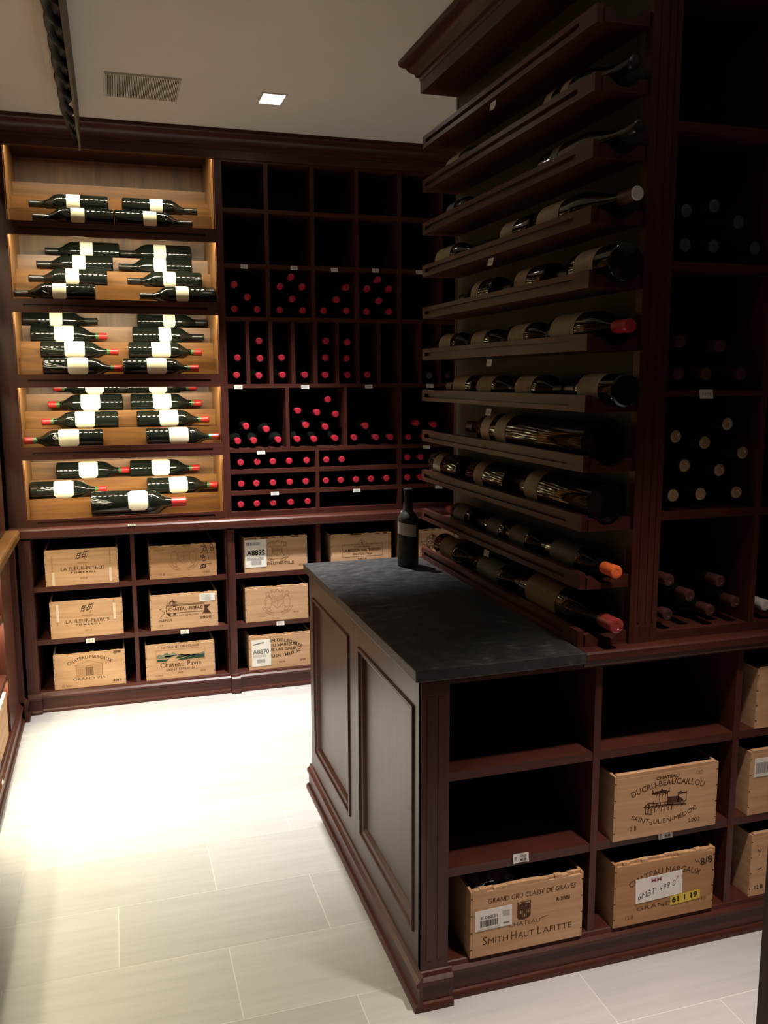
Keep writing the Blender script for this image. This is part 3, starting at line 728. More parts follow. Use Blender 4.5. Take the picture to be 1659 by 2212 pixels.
case('wine_case', 'wooden wine case stencilled Ducru-Beaucaillou with a chateau drawing, on the middle shelf', 1.268, 1.604, .365, .560, 1.972, .50, prints=[('printed_lettering', INK, a), ('chateau_drawing', INK, cs), ('faded_lettering', INK_F, b)], seed=13, torn=False)
# Margaux 1990
a, b = Ink(), Ink()
a.text('CHATEAU MARGAUX', .165, .142, .235, .018, arc=.95, bold=-.004); a.text('GRAND VIN', .165, .040, .180, .013, bold=-.01)
b.text('1990', .288, .034, .036, .011); b.text('12 B', .052, .020, .026, .012)
hk = Ink(); hk.text('8/8', .302, .146, .040, .022, bold=.01, rot=.15); hk.line([(.262, .166), (.266, .156), (.272, .160), (.278, .154)], .0014)
k, p_ = Ink(), Ink()
k.text('6MBT. 499 0', .136, .086, .124, .019, bold=-.012, rot=.16, skew=.3)
p_.text('MM', .136, .122, .034, .012, bold=.02); p_.text('71', .210, .112, .024, .012, bold=-.01)
y_ = Ink(); y_.text('61 1 19', .232, .048, .086, .016, bold=.03)
case('wine_case', 'brown wooden wine case stencilled Chateau Margaux with handwritten paper and yellow tape', 1.279, 1.609, .102, .297, 1.972, .50, mat=PINE_D, prints=[('printed_lettering', INK, a), ('faded_lettering', INK_F, b), ('marker_scrawl', INK_K, hk)], stickers=[('handwritten_paper', PAPER, (.068, .222, .066, .140, .04), [('handwriting', INK_K, k), ('pink_stamp', INK_PINK, p_)]), ('yellow_tape', YELLOW, (.184, .284, .040, .068, .05), [('tape_number', INK_K, y_)])], seed=14)
case('wine_case', 'plain wooden wine case in the top cubby at the aisle end of the island', 1.731, 2.067, .632, .818, 1.985, .50, seed=15, torn=False)
k = Ink(); k.barcode(.020, .062, .128, .162, 17)
case('wine_case', 'wooden wine case with a small barcode label under the plain case', 1.725, 2.061, .365, .565, 1.985, .50, stickers=[('barcode_label', PAPER, (.014, .075, .118, .176, 0), [('label_print', INK_GREY, k)])], seed=16, torn=False)
a = Ink(); a.text('Y', .030, .128, .016, .022, bold=-.01); a.text('12 B', .034, .022, .030, .012); a.line([(.026, .085), (.04, .088)], .002)
case('wine_case', 'wooden wine case marked with a Y under the barcode case', 1.748, 2.084, .102, .302, 1.985, .50, prints=[('printed_lettering', INK_K, a)], seed=17, torn=False)
# crumpled packing on the open Smith case
pm = MB(); rr = random.Random(5)
n = 9
pv = []
for i in range(n):
    for j in range(n):
        pv.append((.868+.13*i/(n-1)+rr.uniform(-.006, .006), 2.0+.16*j/(n-1)+rr.uniform(-.006, .006), .2845+rr.random()*.018*(1 if 0 < i < n-1 else .2)))
pm.add(pv, [(i*n+j, (i+1)*n+j, (i+1)*n+j+1, i*n+j+1) for i in range(n-1) for j in range(n-1)])
pm_o = pm.build('packing_film', plain('grey_film', (0.28, 0.28, 0.26), 0.25, spec=0.6)); so = pm_o.modifiers.new('t', 'SOLIDIFY'); so.thickness = .0008; so.offset = 1
tag(pm_o, 'crumpled grey packing film lying on top of the Smith Haut Lafitte case', 'packing film')
# side wall case
case('wine_case', 'wine case glowing in the lowest lit cubby of the side wall cabinet', 3.645, 3.965, .102, .30, .497, .40, fr=left_fr, seed=21, torn=False)
case('wine_case', 'wine case in the lit middle cubby of the side wall cabinet', 3.225, 3.555, .365, .552, .497, .40, fr=left_fr, seed=22, torn=False)

# ------------------------------------------------------------------ bottles
def prof_bordeaux(L, R, rn):
    p = [(0, R*.86), (.004, R*.97), (.012, R)]
    p += [(L*.58, R), (L*.62, R*.985), (L*.66, R*.93), (L*.70, R*.80), (L*.735, R*.62), (L*.77, R*.45), (L*.80, rn*1.12), (L*.84, rn)]
    p += [(L*.985, rn*.97), (L*.986, rn*.97)]
    return p
def prof_burgundy(L, R, rn):
    p = [(0, R*.86), (.004, R*.97), (.012, R), (L*.46, R)]
    for i in range(1, 9):
        t = i/8; p.append((L*(.46+.34*t), rn*1.1+(R-rn*1.1)*(.5+.5*math.cos(PI*t))**.8))
    p += [(L*.84, rn), (L*.985, rn*.97)]
    return p
def prof_big(L, R, rn):
    p = [(0, R*.86), (.004, R*.97), (.012, R), (L*.76, R)]
    for i in range(1, 9):
        t = i/8; p.append((L*(.76+.13*t), rn*1.1+(R-rn*1.1)*(.5+.5*math.cos(PI*t))**.85))
    return p+[(L*.91, rn), (L*.985, rn*.97)]
_bm = {}
def bottle_meshes(L, R, shape, cap, capmat, labels, band, glass, caplen, rn):
    key = (L, R, shape, cap, capmat.name if capmat else '', labels, band, glass.name, caplen, rn)
    if key in _bm: return _bm[key]
    out = []
    pr = {'b': prof_bordeaux, 'u': prof_burgundy, 'g': prof_big}[shape](L, R, rn)
    out.append(('glass', MB().lathe(pr, 24).mesh('glass', glass, True)))
    if cap:
        rc = rn+.0011
        cp = [(L-caplen, rc), (L-.012, rc), (L-.0115, rc+.0008), (L-.004, rc+.0008), (L-.0012, rc-.0004), (L, rc-.0032), (L+.0001, rc*.45), (L-.0006, rc*.42), (L-.0006, .0008)]
        out.append(('capsule', MB().lathe(cp, 24, cap0=False).mesh('capsule', capmat, True)))
    if capmat in (CAP_GOLD, CAP_GREY) and shape == 'u' and R < .0428:
        out[-1] = ('capsule', MB().lathe(cp[:4], 24, cap0=False, cap1=False).mesh('capsule', CAP_BLACK, True))
        out.append(('capsule_top', MB().lathe(cp[3:], 24, cap0=False).mesh('capsule_top', capmat, True)))
    if capmat is CAP_DULL and shape == 'u' and abs(R-.048) < 1e-6:
        out[-1] = ('capsule', MB().lathe(cp[:4], 24, cap0=False, cap1=False).mesh('capsule', capmat, True))
        out.append(('capsule_top', MB().lathe(cp[3:], 24, cap0=False).mesh('capsule_top', CAP_WHITE, True)))
    if band:
        out.append(('neck_band', MB().lathe([(L-caplen-.014, rn+.0008), (L-caplen, rn+.0008)], 24, cap0=False, cap1=False).mesh('neck_band', CAP_GREEN, True)))
    for (t0, t1, a0, a1, lm, clip) in labels:
        n = 16; vs = []; fs = []
        for i in range(n+1):
            an = math.radians(a0+(a1-a0)*i/n)
            e = min(i, n-i)/n
            ins = clip*max(0, 1-e/.14)
            rr_ = R+.0007
            for t in (t0+ins, t1-ins): vs.append((rr_*math.cos(an), rr_*math.sin(an), t))
        for i in range(n): fs.append((2*i, 2*i+2, 2*i+3, 2*i+1))
        me = bpy.data.meshes.new('label'); me.from_pydata(vs, [], fs); me.materials.append(lm)
        for p in me.polygons: p.use_smooth = True
        out.append(('label', me))
    _bm[key] = out; return out
def bottle(name, label, group, loc, d, ld, L=.30, R=.038, shape='b', capmat=None, labels=(), band=False, glass=None, caplen=.05, rn=.0148):
    """loc = base centre, d = direction of the neck, ld = direction the label faces"""
    ms = bottle_meshes(L, R, shape, capmat is not None, capmat, tuple(labels), band, glass or GLASS, caplen, rn)
    t = thing(name, label, 'bottle', loc, group)
    d = Vector(d).normalized(); x = Vector(ld); x = (x-d*x.dot(d)).normalized(); y = d.cross(x)
    t.rotation_euler = Matrix((x, y, d)).transposed().to_euler()
    for nm, me in ms:
        o = bpy.data.objects.new(nm, me); C.objects.link(o); o.parent = t
    return t

# display magnums: (tier, row, neck x, points towards +x or -x, style)
MAG = [(0,1,-.333,-1,'k'),(0,0,-.312,-1,'k'),(0,1,.462,1,'k'),(0,0,.423,1,'k'),
 (1,3,-.288,-1,'k'),(1,2,-.324,-1,'k'),(1,1,-.355,-1,'k'),(1,0,-.413,-1,'k'),(1,3,.079,-1,'k'),(1,2,.069,-1,'k'),(1,1,.106,-1,'k'),(1,0,.157,-1,'k'),
 (2,3,-.048,1,'k'),(2,2,-.004,1,'r'),(2,1,.047,1,'r'),(2,0,.062,1,'r'),(2,3,.518,1,'k'),(2,2,.487,1,'k'),(2,1,.461,1,'r'),(2,0,.430,1,'r'),
 (3,3,-.287,-1,'r'),(3,2,-.309,-1,'r'),(3,1,-.336,-1,'r'),(3,0,-.412,-1,'r'),(3,3,.450,1,'r'),(3,2,.462,1,'r'),(3,1,.486,1,'r'),(3,0,.524,1,'r'),
 (4,2,.076,1,'r'),(4,1,-.044,1,'r'),(4,2,.443,1,'r'),(4,1,.523,1,'r')]
TN = ['top', 'second', 'third', 'fourth', 'lowest']; RN = ['front step', 'second step', 'third step', 'rear step']  # counted from the rail
LM = .366
for ti, r, xn, sg, st in MAG:
    z = TIERS[ti]-.024+RISE*r+.0515; y = 4.56+RUN*r+(STEP_OFF if ti == 4 and r else 0)
    nk = 'left' if sg < 0 else 'right'
    if st == 'k': kw = dict(capmat=CAP_BLACK, labels=[(LM-.234, LM-.172, -62, 62, LABEL, .012)], caplen=.062)
    else: kw = dict(capmat=CAP_RED2, band=True, labels=[(LM-.254, LM-.160, -62, 62, LABEL, .014)], caplen=.042)
    side = 'side wall' if xn-sg*LM/2 < .06 else 'bin rack'
    lab = '%s capped magnum with cream label, %s of %s lit tier, nearer the %s' % ('black' if st == 'k' else 'red', RN[r], TN[ti], side)
    bottle('magnum_bottle', lab, 'magnums on the lit display', (xn-sg*LM, y, z), (sg, 0, 0), (0, -1, .45), LM, .051, rn=.0155, **kw)
bottle('double_magnum_bottle', 'largest red capped bottle lying alone on the front step of the lowest lit tier', 'magnums on the lit display', (-.121, 4.578, .967-.024+.0705), (1, 0, 0), (0, -1, .5), .466, .070, rn=.023, capmat=CAP_RED2, caplen=.075, labels=[(.466-.288, .466-.192, -48, 48, LABEL, .018)])

def relax(lst, R_, floor_z, xa, xb, top=9.0):
    P = [[max(xa+R_, min(xb-R_, x)), max(z, floor_z+R_+.0004)] for x, z in lst]
    for _ in range(200):
        for i in range(len(P)):
            for j in range(i):
                dx, dz = P[i][0]-P[j][0], P[i][1]-P[j][1]; d = math.hypot(dx, dz)
                if 1e-6 < d < 2*R_+.0004:
                    k = (2*R_+.0005-d)/d/2
                    P[i][0] += dx*k; P[i][1] += dz*k; P[j][0] -= dx*k; P[j][1] -= dz*k
        for p in P: p[0] = max(xa+R_+.0004, min(xb-R_-.0004, p[0])); p[1] = min(top-R_-.0006, max(p[1], floor_z+R_+.0004))
    return P
def binned(lst, cuts, R_, floor_z, top):
    out = []
    for (xa, xb) in cuts:
        g = [q for q in lst if xa < q[0] < xb]
        out += relax(g, R_, floor_z, xa, xb, top)
    return out
# bin bottles of the back rack: caps at (x, z)
A_ = [(0.614,2.11),(0.679,2.05),(0.611,1.991),(0.726,1.99),(0.903,2.155),(0.846,2.107),(0.96,2.108),(0.908,2.046),(0.842,1.989),(0.960,1.987),(1.192,2.111),(1.14,2.048),(1.07,1.989),(1.192,1.99),(1.364,2.165),(1.306,2.108),(1.424,2.11),(1.37,2.047),(1.301,1.989),(1.424,1.991)]
B_ = [(0.620,1.743),(0.613,1.657),(0.732,1.828),(0.735,1.74),(0.727,1.654),(0.846,1.744),(0.849,1.657),(0.966,1.657),(1.081,1.832),(1.077,1.745),(1.075,1.656),(1.196,1.827),(1.191,1.742),(1.195,1.656),(1.303,1.657)]
C_ = [(0.655,1.397),(0.759,1.38),(0.61,1.322),(0.692,1.323),(0.82,1.324),(1.087,1.529),(0.926,1.473),(1.028,1.462),(1.128,1.452),(0.967,1.397),(1.072,1.386),(0.92,1.325),(1.01,1.323),(1.124,1.325),(1.292,1.387),(1.228,1.326),(1.349,1.325),(1.430,1.325),(1.578,1.398),(1.683,1.384),(1.532,1.324),(1.625,1.324),(1.72,1.324)]
D_ = [(0.621,1.212),(0.707,1.213),(0.788,1.213),(0.874,1.213),(0.967,1.211),(1.074,1.212),(1.158,1.212),(1.527,1.212),(1.604,1.212),(1.681,1.212),(0.621,1.101),(0.699,1.101),(0.786,1.101),(0.875,1.101),(0.961,1.101),(1.07,1.103),(1.152,1.102),(1.236,1.104),(1.32,1.103),(1.407,1.102),(1.527,1.101),(1.604,1.101),(0.616,0.993),(0.699,0.993),(0.785,0.993),(0.878,0.992),(0.969,0.990)]
def binlabel(row, x):
    if row == 'A':
        k = sum(x > q for q in (.78, 1.015, 1.247)); return ('red capped bottle neck out in square bin %s the lit display' % ['beside', 'second from', 'third from', 'fourth from'][k])
    if row == 'B':
        k = sum(x > q for q in (.672, .79, .904, 1.02, 1.137, 1.25)); return 'red capped bottle in narrow bin %s the lit display' % ['beside', 'second from', 'third from', 'fourth from', 'fifth from', 'sixth from', 'seventh from'][k]
    if row == 'C':
        k = sum(x > q for q in (.87, 1.178, 1.48)); return 'red capped bottle in wide bin %s the lit display' % ['beside', 'second from', 'third from', 'fourth from'][k]
    return ''
CUT = {'A': [(.567, .771), (.792, 1.004), (1.025, 1.236), (1.257, 1.467)], 'B': [(.567, .662), (.681, .779), (.799, .894), (.914, 1.010), (1.031, 1.129), (1.146, 1.241), (1.258, 1.354)], 'C': [(.567, .859), (.878, 1.168), (1.187, 1.469), (1.490, 1.796)]}
for row_, lst, R_, floor_z, top_z in (('A', A_, .0352, 1.946, 2.185), ('B', B_, .0415, 1.611, 1.926), ('C', C_, .0385, 1.284, 1.591)):
    for x, z in binned([(x, z-(.006 if row_ == 'A' else 0)) for x, z in lst], CUT[row_], R_, floor_z, top_z):
        zb = min(z, top_z-R_-.001)
        bottle('wine_bottle', binlabel(row_, x)+(', on the shelf' if z < floor_z+R_+.01 else ', stacked up'), 'red capped bottles in the back bin rack', (x, 4.806, zb), (0, -.30, z-zb), (0, 0, 1), .30, R_, capmat=CAP_RED)
DF = [1.175, 1.064, .957]; DN = ['top', 'middle', 'bottom']
for x, z in D_:
    k = 0 if z > 1.16 else 1 if z > 1.05 else 2
    col = 'beside the lit display' if x < 1.02 else 'second from the lit display' if x < 1.48 else 'behind the label rack'
    bottle('wine_bottle', 'red capped bottle in the %s flat bin row, bin %s' % (DN[k], col), 'red capped bottles in the back bin rack', (x, 4.806, DF[k]+.0375), (0, -1, 0), (0, 0, 1), .30, .037, capmat=CAP_RED)
for x, cm, nm in ((1.651, CAP_GREY, 'grey'), (1.758, CAP_DULL, 'dull brown')):
    bottle('wine_bottle', '%s capped bottle in a narrow bin of the back rack behind the label rack' % nm, None, (x, 4.806, 1.6518), (0, -1, 0), (0, 0, 1), .30, .040, capmat=cm)

# front bin rack bottles
GOLD = [(1.434,1.479),(1.526,1.465),(1.591,1.511),(1.648,1.433),(1.461,1.401),(1.575,1.386),(1.434,1.3245),(1.522,1.3245),(1.636,1.3245)]
GREY = [(1.450,2.052),(1.526,2.057),(1.434,1.9765),(1.521,1.9765),(1.568,2.045),(1.640,1.9765)]
DULL = [(1.434,1.722),(1.554,1.712),(1.434,1.6475),(1.521,1.6475),(1.630,1.6475)]
LOW = [(1.446,1.068),(1.595,1.065),(1.434,.9945),(1.510,.9945),(1.580,.9945),(1.652,.9945)]
for lst, cm, lab, R_ in ((GOLD, CAP_GOLD, 'gold capped bottle lying neck out in the front bin rack', .0425), (GREY, CAP_GREY, 'dim grey capped bottle in the high bin of the front rack', .0425), (DULL, CAP_DULL, 'dull red capped bottle in the bin above the gold capped ones', .0425), (LOW, CAP_DULL, 'dull red capped bottle in the lowest bin of the front rack', .042)):
    fz = min(q[1] for q in lst)-R_-.0004
    for i, (x, z) in enumerate(relax(lst, R_, fz, 1.3895, 1.695)):
        tilt = (0, -1, 0)
        bottle('wine_bottle', lab+(', on its shelf' if z < fz+R_+.01 else ', stacked up'), 'bottles in the front bin rack', (x-tilt[0]*.30, 2.296, z), tilt, (0, 0, 1), .296, R_, 'u', capmat=cm)
bottle('wine_bottle', 'pale capped bottle in the lowest bin beyond the divider of the front rack', None, (1.757, 2.296, .9945), (0, -1, 0), (0, 0, 1), .296, .042, 'u', capmat=CAP_WHITE)

# label rack bottles: rail index, near y, far y, neck towards near(-1)/far(+1), R, shape, cap, labels [(ya,yb,mat)], text
LB = [
 (0, 2.85, 3.21, -1, .045, 'b', CAP_BLACK, [(2.96, 3.135, LABEL_TAN)], 'bottle with tan label at the far end of the lowest rail'),
 (0, 2.46, 2.82, -1, .041, 'b', CAP_DULL, [(2.60, 2.78, LABEL_DK)], 'bottle with dark grey label in the middle of the lowest rail'),
 (0, 1.945, 2.43, -1, .054, 'b', CAP_WAX, [(2.185, 2.375, LABEL_TAN)], 'large bottle with tan label and red wax cap on the lowest rail'),
 (1, 2.86, 3.15, 1, .040, 'b', CAP_ORANGE, [(2.90, 3.01, LABEL_DK)], 'orange capped bottle at the far end of the second rail up'),
 (1, 2.575, 2.852, 1, .039, 'b', CAP_BLACK, [(2.61, 2.71, LABEL_DK)], 'dark bottle second from the far end of the second rail up'),
 (1, 2.30, 2.568, -1, .039, 'b', CAP_BLACK, [(2.42, 2.53, LABEL_DK)], 'dark bottle beside the orange capped one on the second rail up'),
 (1, 1.955, 2.292, -1, .041, 'b', CAP_ORANGE, [(2.11, 2.25, LABEL_DK)], 'bottle with bright orange cap pointing at the post, second rail up'),
 (2, 2.965, 3.34, 1, .050, 'g', CAP_BLACK, [(3.125, 3.20, LABEL_OLD)], 'large bottle with aged band label at the far end of the third rail up'),
 (2, 2.555, 2.955, 1, .052, 'g', CAP_BLACK, [(2.72, 2.795, LABEL_OLD)], 'large bottle with aged band label in the middle of the third rail up'),
 (2, 2.021, 2.545, 1, .056, 'g', CAP_BLACK, [(2.31, 2.395, LABEL_OLD)], 'largest bottle with aged band label near the post, third rail up'),
 (3, 2.06, 2.96, 1, .0575, 'g', CAP_DULL, [(2.655, 2.725, LABEL_OLD), (2.535, 2.615, LABEL_OLD)], 'oversized bottle with two aged band labels alone on the fourth rail up'),
 (4, 2.85, 3.16, 1, .043, 'u', CAP_WHITE, [(2.90, 3.02, LABEL_OLD)], 'white capped bottle at the far end of the fifth rail up'),
 (4, 2.545, 2.84, -1, .042, 'b', CAP_BLACK, [(2.68, 2.80, LABEL_OLD)], 'bottle with aged label second from the far end, fifth rail up'),
 (4, 2.25, 2.535, -1, .042, 'b', CAP_BLACK, [(2.39, 2.50, LABEL_OLD)], 'bottle with aged label third from the far end, fifth rail up'),
 (4, 1.945, 2.24, 1, .043, 'b', CAP_BLACK, [(2.01, 2.115, LABEL_OLD)], 'bottle showing its round base at the post end of the fifth rail up'),
 (5, 2.90, 3.21, -1, .042, 'b', CAP_BLACK, [(3.05, 3.165, LABEL_OLD)], 'bottle with aged label at the far end of the sixth rail up'),
 (5, 2.605, 2.89, -1, .040, 'b', CAP_BLACK, [(2.75, 2.86, LABEL_OLD)], 'bottle with aged label second from the far end, sixth rail up'),
 (5, 2.305, 2.595, -1, .042, 'b', CAP_BLACK, [(2.445, 2.555, LABEL_OLD)], 'bottle with aged label third from the far end, sixth rail up'),
 (5, 1.935, 2.297, -1, .047, 'b', CAP_RED, [(2.135, 2.27, LABEL_OLD)], 'red capped bottle with grey label at the post end of the sixth rail up'),
 (6, 2.70, 3.04, 1, .046, 'u', CAP_BLACK, [(2.79, 2.85, LABEL_OLD)], 'bottle with narrow pale label at the far end of the seventh rail up'),
 (6, 2.33, 2.66, 1, .046, 'u', CAP_BLACK, [(2.43, 2.51, LABEL_OLD)], 'bottle with narrow pale label in the middle of the seventh rail up'),
 (6, 1.965, 2.30, 1, .049, 'b', CAP_BLACK, [(2.045, 2.145, LABEL_OLD)], 'bottle with its round base sticking out by the post, seventh rail up'),
 (7, 2.85, 3.23, -1, .046, 'u', CAP_BLACK, [(3.05, 3.20, LABEL_OLD)], 'bottle with wide pale label at the far end of the eighth rail up'),
 (7, 2.43, 2.79, 1, .046, 'u', CAP_BLACK, [(2.53, 2.62, LABEL_OLD)], 'bottle with pale label in the middle of the eighth rail up'),
 (7, 1.925, 2.40, -1, .048, 'u', CAP_DULL, [(2.235, 2.365, LABEL_OLD)], 'long necked bottle with big pale label and white tipped cap, eighth rail up'),
 (8, 1.93, 2.38, -1, .045, 'u', CAP_BLACK, [(2.255, 2.30, LABEL_DK)], 'dark long necked bottle by the post on the ninth rail up'),
 (8, 2.88, 3.13, -1, .042, 'b', CAP_BLACK, [(3.03, 3.10, LABEL_DK)], 'dark bottle at the far end of the ninth rail up'),
 (9, 1.96, 2.36, -1, .045, 'u', CAP_BLACK, [(2.30, 2.345, LABEL_OLD), (2.205, 2.25, LABEL_OLD)], 'bottle with two narrow pale labels by the post, tenth rail up'),
 (9, 2.82, 3.12, -1, .043, 'b', CAP_BLACK, [(2.985, 3.09, LABEL_OLD)], 'bottle with pale label at the far end of the tenth rail up'),
]
for i, ya, yb, sg, R_, shp, cm, labs, txt in LB:
    L = yb-ya; base = yb if sg < 0 else ya
    ls = []
    for la, lb_, lm in labs:
        t0, t1 = (base-lb_, base-la) if sg < 0 else (la-base, lb_-base)
        ls.append((max(.015, t0), min(t1, L*(.74 if shp == 'g' else .58)), -70, 70, lm, 0.0))
    bottle('wine_bottle', txt, 'bottles lying on the label rack', (1.239, base, rail_z[i]+.0126+R_), (0, sg, 0), (-1, 0, .35), L, R_, shp, capmat=cm, labels=ls, caplen=.07, rn=.0155 if R_ < .05 else .019)
# pale tip of the long necked bottle
# standing bottle
sb = MB().lathe([(0, .034), (.003, .039), (.008, .0405), (.10, .0405), (.165, .0405), (.182, .0395), (.196, .034), (.207, .0245), (.214, .0185), (.25, .0165), (.285, .0160), (.289, .0178), (.296, .0178), (.298, .016)], 28).mesh('glass', DUSTY, True)
t = thing('wine_bottle', 'old dusty dark bottle with blank white label standing on the stone countertop', 'bottle', (1.060, 3.125, .9272))
o = bpy.data.objects.new('glass', sb); C.objects.link(o); o.parent = t
vs = []; fs = []; n = 20
for i in range(n+1):
    an = math.radians(-176+116*i/n); dz = .014*(.5-i/n)
    for zz in (.122+dz, .168+dz): vs.append((.0413*math.cos(an), .0413*math.sin(an), zz))
for i in range(n): fs.append((2*i, 2*i+2, 2*i+3, 2*i+1))
me = bpy.data.meshes.new('label'); me.from_pydata(vs, [], fs); me.materials.append(plain('blank_white_label', (.78, .78, .74), .6, var=.06))
o = bpy.data.objects.new('label', me); C.objects.link(o); o.parent = t

# ------------------------------------------------------------------ paper tags on shelf edges
def papertag(x, z, y, label, w_=.036, h_=.020, fr=None, tilt=0.0, text=None, curl=.004):
    tg = thing('paper_tag', label, 'paper tag', (fr or back_fr)(x, y, z), 'paper tags on the shelf edges')
    g = MB(fr); n = 6
    vs = []; c, s_ = math.cos(tilt), math.sin(tilt)
    for i in range(n+1):
        u = -w_/2+w_*i/n
        for k, zz in enumerate((h_*.5, -h_*.05, -h_*.5)):
            cv = curl*(2*abs(i/n-.5))**2*(k/2)
            vs.append((x+u*c-zz*s_, y-.0022-cv, z+u*s_+zz*c))
    fs = [(i*3+k, (i+1)*3+k, (i+1)*3+k+1, i*3+k+1) for i in range(n) for k in range(2)]
    g.add(vs, fs); o = g.build('paper', TAGM, tg)
    m = o.modifiers.new('t', 'SOLIDIFY'); m.thickness = .0004
    ik = Ink()
    if text:
        for j, line in enumerate(text): ik.text(line, .004+w_*.06, h_*(.12-.42*j), w_*.42, h_*.26, rot=0, bold=.02)
        ik.line([(-w_*.34, -h_*.14), (-w_*.34, h_*.2)], .0011); ik.line([(-w_*.40, h_*.08), (-w_*.34, h_*.2), (-w_*.28, h_*.08)], .0011)
    else:
        rr = random.Random(int(x*1000+z*777))
        for q in range(4):
            xx = -w_*.28+q*w_*.17; ik.line([(xx, -h_*.15), (xx+rr.uniform(0, .003), h_*.18), (xx+.003, rr.uniform(-.1, .1)*h_)], .0010)
    f2 = fr or back_fr
    W_ = link('tag_writing', ik.mesh('tag_writing', INK_K, lambda a, b: f2(x+a*c-b*s_, y-.0052, z+a*s_+b*c)), tg)
    return tg
NB = ['beside the lit display', 'second from the lit display', 'third from the lit display', 'fourth from the lit display', 'fifth from the lit display']
for i, (x, z) in enumerate([(0.664, 2.190), (0.916, 2.191), (1.126, 2.188), (1.346, 2.192), (1.586, 2.191)]): papertag(x, z, 4.50, 'small white tag above the square bottle bin %s' % NB[i], tilt=.06*((i % 3)-1))
for i, (x, z) in enumerate([(0.618, 1.596), (0.963, 1.595), (1.305, 1.595), (1.649, 1.596)]): papertag(x, z, 4.50, 'small white tag above the wide bottle bin %s' % NB[i], w_=.042, tilt=.03*((i % 3)-1))
for (x, z, lb) in ((.725, 1.262, 'small white tag above the top flat row of red caps beside the lit display'), (1.631, 1.266, 'small white tag on the back rack above the flat bins behind the label rack'), (.792, 1.046, 'small white tag above the bottom flat row of red caps'), (1.234, 1.043, 'small white tag above the empty flat bin of the back rack'), (1.704, 1.043, 'small white tag low on the back rack behind the standing bottle')): papertag(x, z, 4.50, lb, w_=.042, h_=.018)
papertag(.061, 1.600, 4.496, 'greyish tag under the third rail of the lit display', w_=.044, h_=.02)
papertag(.078, 1.259, 4.496, 'clear greyish tag under the fourth rail of the lit display', w_=.062, h_=.016)
papertag(.067, .927, 4.440, 'white tag on the ledge edge below the lit display', w_=.036, h_=.010)
papertag(1.484, .926, 4.440, 'white tag on the ledge edge behind the standing bottle', w_=.040, h_=.010)
for i, (x, z, q) in enumerate([(-.158, .345, 'Margaux'), (.305, .349, 'Pavie'), (.804, .350, 'A8870')]): papertag(x, z, 4.487, 'small white tag on the shelf edge above the %s case' % q, w_=.042, h_=.022)
papertag(.994, .362, 1.987, 'white arrow tag reading case 62 above the Smith Haut Lafitte case', w_=.046, h_=.026, text=['CASE', '62'])
papertag(1.445, .355, 1.987, 'white arrow tag on the shelf edge under the Ducru-Beaucaillou case', w_=.046, h_=.026, text=['CASE', '68'], tilt=.05)
papertag(1.512, 1.594, 1.995, 'white tag above the gold capped bottles in the front bin rack', w_=.042, h_=.024)
yl = lambda u, v, z: (v, u, z)
for i, z in ((10, 2.477), (7, 2.014), (5, 1.702), (4, 1.546), (1, 1.084)):
    papertag(2.604, z-.016, 1.16, 'small white tag hanging from the %s rail up of the label rack' % {10: 'topmost', 7: 'eighth', 5: 'sixth', 4: 'fifth', 1: 'second'}[i], w_=.040, h_=.022, fr=yl)
papertag(3.48, .205-.105, .492-.017, 'white tag low on the side wall cabinet plinth', fr=left_fr, w_=.04, h_=.02)

# ------------------------------------------------------------------ ceiling things
v = thing('ceiling_vent', 'square slatted air vent in the ceiling near the back wall', 'vent', (.182, 3.9, 2.815))
x0, x1, y0, y1 = .034, .330, 3.757, 4.044
fm = MB(); fm.box(x0, x1, y0, y0+.006, 2.806, 2.8148); fm.box(x0, x1, y1-.006, y1, 2.806, 2.8148); fm.box(x0, x0+.006, y0+.006, y1-.006, 2.806, 2.8148); fm.box(x1-.006, x1, y0+.006, y1-.006, 2.806, 2.8148)
fm.build('frame', VENTM, v)
MB().box(x0+.006, x1-.006, y0+.006, y1-.006, 2.8135, 2.8148).build('backing', plain('vent_shadow', (.05, .045, .04), .8), v)
sm = MB(); n = 44
for i in range(n):
    xx = x0+.006+(x1-x0-.012)*(i+.5)/n; sm.box(xx-.0018, xx+.0018, y0+.006, y1-.006, 2.8055, 2.8134)
so_ = sm.build('slats', VENTM, v); so_['kind'] = 'stuff'
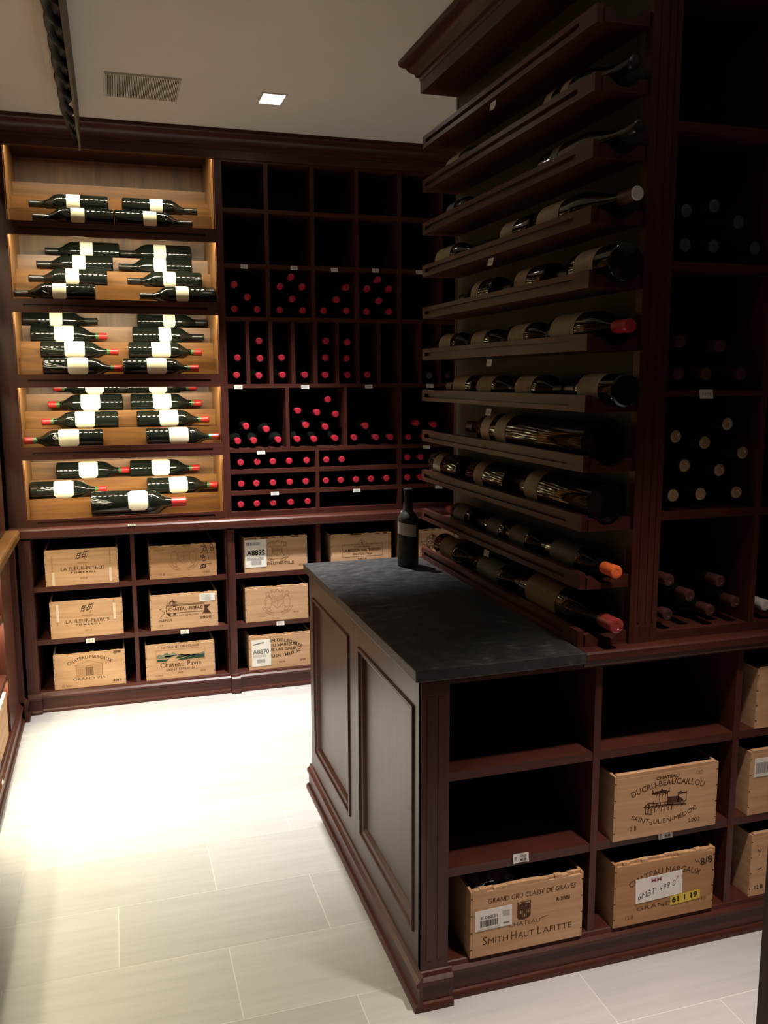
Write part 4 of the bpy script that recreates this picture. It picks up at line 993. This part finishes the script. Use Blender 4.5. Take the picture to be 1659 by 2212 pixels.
for i, (x, y, watts, cone, colr) in enumerate(DOWNLIGHTS):
    dl = thing('downlight', ['small square recessed downlight glowing in the ceiling by the vent', 'recessed downlight over the aisle in front of the island', 'added fill lamp built like a downlight, unseen over the aisle at the camera'][i], 'downlight', (x, y, 2.815), 'recessed downlights')
    hw, hl = .046, .066
    f = MB()
    f.box(x-hw-.008, x+hw+.008, y-hl-.008, y-hl, 2.810, 2.8148); f.box(x-hw-.008, x+hw+.008, y+hl, y+hl+.008, 2.810, 2.8148)
    f.box(x-hw-.008, x-hw, y-hl, y+hl, 2.810, 2.8148); f.box(x+hw, x+hw+.008, y-hl, y+hl, 2.810, 2.8148)
    f.build('trim_ring', PLASTER, dl)
    MB().box(x-hw, x+hw, y-hl, y+hl, 2.8125, 2.8148).build('lens', LAMP, dl)
    ld = bpy.data.lights.new('downlight_beam', 'SPOT'); ld.energy = watts; ld.color = colr; ld.spot_size = math.radians(cone); ld.spot_blend = 1.0; ld.shadow_soft_size = .035 if i == 0 else .07
    lo = bpy.data.objects.new('downlight_beam', ld); C.objects.link(lo); lo.location = (x, y, 2.80)
# carved bar below the ceiling
cb = thing('carved_ceiling_bar', 'long dark bar with twisted rope carving and pointed end fixed below the ceiling', 'carved bar', (-.1, 3.2, 2.63))
b = MB(); N = 170; K = 10; Y0, Y1, YT = 1.6, 3.75, 4.30
for strand in range(2):
    vs = []
    for i in range(N+1):
        y = Y0+(YT-Y0)*i/N
        f_ = 1.0 if y < Y1 else max(.06, 1-((y-Y1)/(YT-Y1))**1.4*.94)
        xr = -.084; xl = xr-.050*f_; xr = -.081; xl = xr-.052*f_; cxr = (xl+xr)/2; hw = (xr-xl)/2
        ph = y*2*PI/.34+strand*PI
        for k in range(K):
            a = 2*PI*k/K
            vs.append((cxr+hw*.50*math.cos(ph)+hw*.50*math.cos(a), y+.030*math.cos(a), 2.658+.014*math.sin(ph)+.013*math.sin(a)*(.4+.6*f_)))
    fs = [(i*K+k, i*K+(k+1) % K, (i+1)*K+(k+1) % K, (i+1)*K+k) for i in range(N) for k in range(K)]+[tuple(range(K)), tuple(N*K+k for k in reversed(range(K)))]
    q = MB(); q.add(vs, fs); q.build('rope_strand', IRON, cb, smooth=True)
MB().prism([(1.6, 2.634), (4.27, 2.634), (4.31, 2.66), (4.25, 2.8145), (1.6, 2.8145)], 0, -.083, -.074).build('side_board', IRON_B, cb)
MB().box(-.130, -.088, 1.6, 3.62, 2.668, 2.8145).build('core', IRON_B, cb)
MB().box(-.158, -.131, 1.6, 3.45, 2.70, 2.8145).build('mounting_strip', VENTM, cb)
